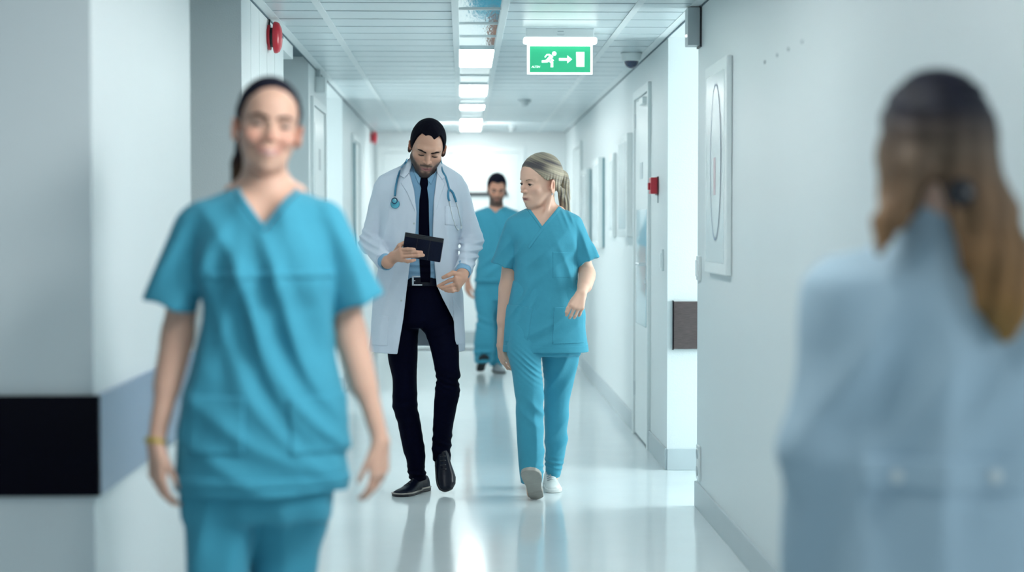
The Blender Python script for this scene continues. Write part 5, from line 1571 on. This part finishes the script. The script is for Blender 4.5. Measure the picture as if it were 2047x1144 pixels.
# ------------------------------------------------------------------ the tablet in the doctor's hand
def tablet():
    Yt = 8.20 - .30
    c = P(845, 496, Yt + .012)
    R = Matrix.Rotation(math.radians(9.5), 4, 'Y') @ Matrix.Rotation(math.radians(33), 4, 'X')
    t = empty('tablet', c, 'small tablet in a dark navy cover, held in the hand of the bearded man', 'tablet')
    w, hh = 0.183, 0.128
    def part(name, lo, hi, mat, bev):
        bm = bmesh.new(); box_bm(bm, lo, hi, bev)
        me = bm_mesh(name, bm); me.transform(Matrix.Translation(c) @ R)
        return link_mesh(name, me, mat, t)
    part('cover', (-w / 2, -.005, -hh / 2), (w / 2, .0015, hh / 2), M['tablet'], 0.004)
    part('rim', (-w / 2 - .002, .0015, -hh / 2 - .002), (w / 2 + .002, .011, hh / 2 + .003), M['black'], 0.003)
    part('screen', (-w / 2 + .008, .0105, -hh / 2 + .008), (w / 2 - .008, .012, hh / 2 - .008), M['dome'], 0.0)
    part('cover_fold', (-w / 2 + .06, -.0056, -hh / 2 + .003), (-w / 2 + .062, -.0045, hh / 2 - .003), M['black'], 0.0)
    part('cover_fold', (w / 2 - .062, -.0056, -hh / 2 + .003), (w / 2 - .060, -.0045, hh / 2 - .003), M['black'], 0.0)
    part('hinge_strip', (-w / 2, -.006, hh / 2 - .012), (w / 2, -.002, hh / 2 + .003), M['black'], 0.0015)


tablet()


# ------------------------------------------------------------------ the stethoscope round his neck
def stethoscope():
    S = lambda x, y, o=.007: surf_point(coat_f, x, y, 7.85, 8.5) + np.array([0, -o, 0])
    t = empty('stethoscope', S(808, 330), 'teal stethoscope hanging round the neck of the bearded man', 'stethoscope')
    back = [P(878, 322, 8.235), P(849, 318, 8.29), P(818, 322, 8.235)]
    left = [S(811, 325), S(803, 334), S(798, 346), S(794, 360), S(791, 376), S(789.5, 392)]
    right = [S(884, 340), S(891, 354), S(895, 367), S(898, 378)]
    tube('tubing', right[::-1] + [back[0] + np.array([0, 0, .012]), back[1] + np.array([0, 0, .012]), back[2] + np.array([0, 0, .012])] + left, 0.0050, M['tube_teal'], t, 10, 6)
    c = S(789.5, 403, .012)
    lathe('chest_piece', [(0, -.006), (.0215, -.006), (.0225, .0), (.019, .006), (.010, .008), (0, .009)], S(790, 408, .008), (0.05, -1, 0.1), M['tube_light'], t, 28)
    lathe('bell', [(0, 0), (.0150, 0), (.0160, .008), (.0150, .011), (.0118, .011), (.0105, .006), (0, .005)], S(788.8, 402, .012), (0.05, -1, 0.15), M['dome'], t, 28)
    lathe('diaphragm', [(0, .004), (.0105, .004), (.0105, .0065), (0, .008)], S(788.8, 402, .012), (0.05, -1, 0.15), M['tube_light'], t, 24)
    for pts in ([(898, 378), (896, 385), (896.5, 396), (898.5, 402)], [(898, 378), (905, 385), (909.5, 396), (912, 404)]):
        tube('branch', [S(*p) for p in pts], lambda u: 0.0050 + .0008 * math.sin(u * 3), M['tube_teal'], t, 10, 6)
    for pts, tip in (([(898.5, 401), (900.5, 414), (905, 435), (911, 453), (914.5, 459)], (917, 459)), ([(912, 403), (917, 424), (921, 443), (922.5, 453)], (921.5, 458))):
        p = [S(*a, .005) for a in pts]
        e = tube('ear_tube', p, 0.0026, M['steel'], t, 8, 6)
        tube('ear_tip', [p[-1], S(*tip, .006)], lambda u: .0048 - .001 * u, M['white_plastic'], e, 10, 3)


stethoscope()
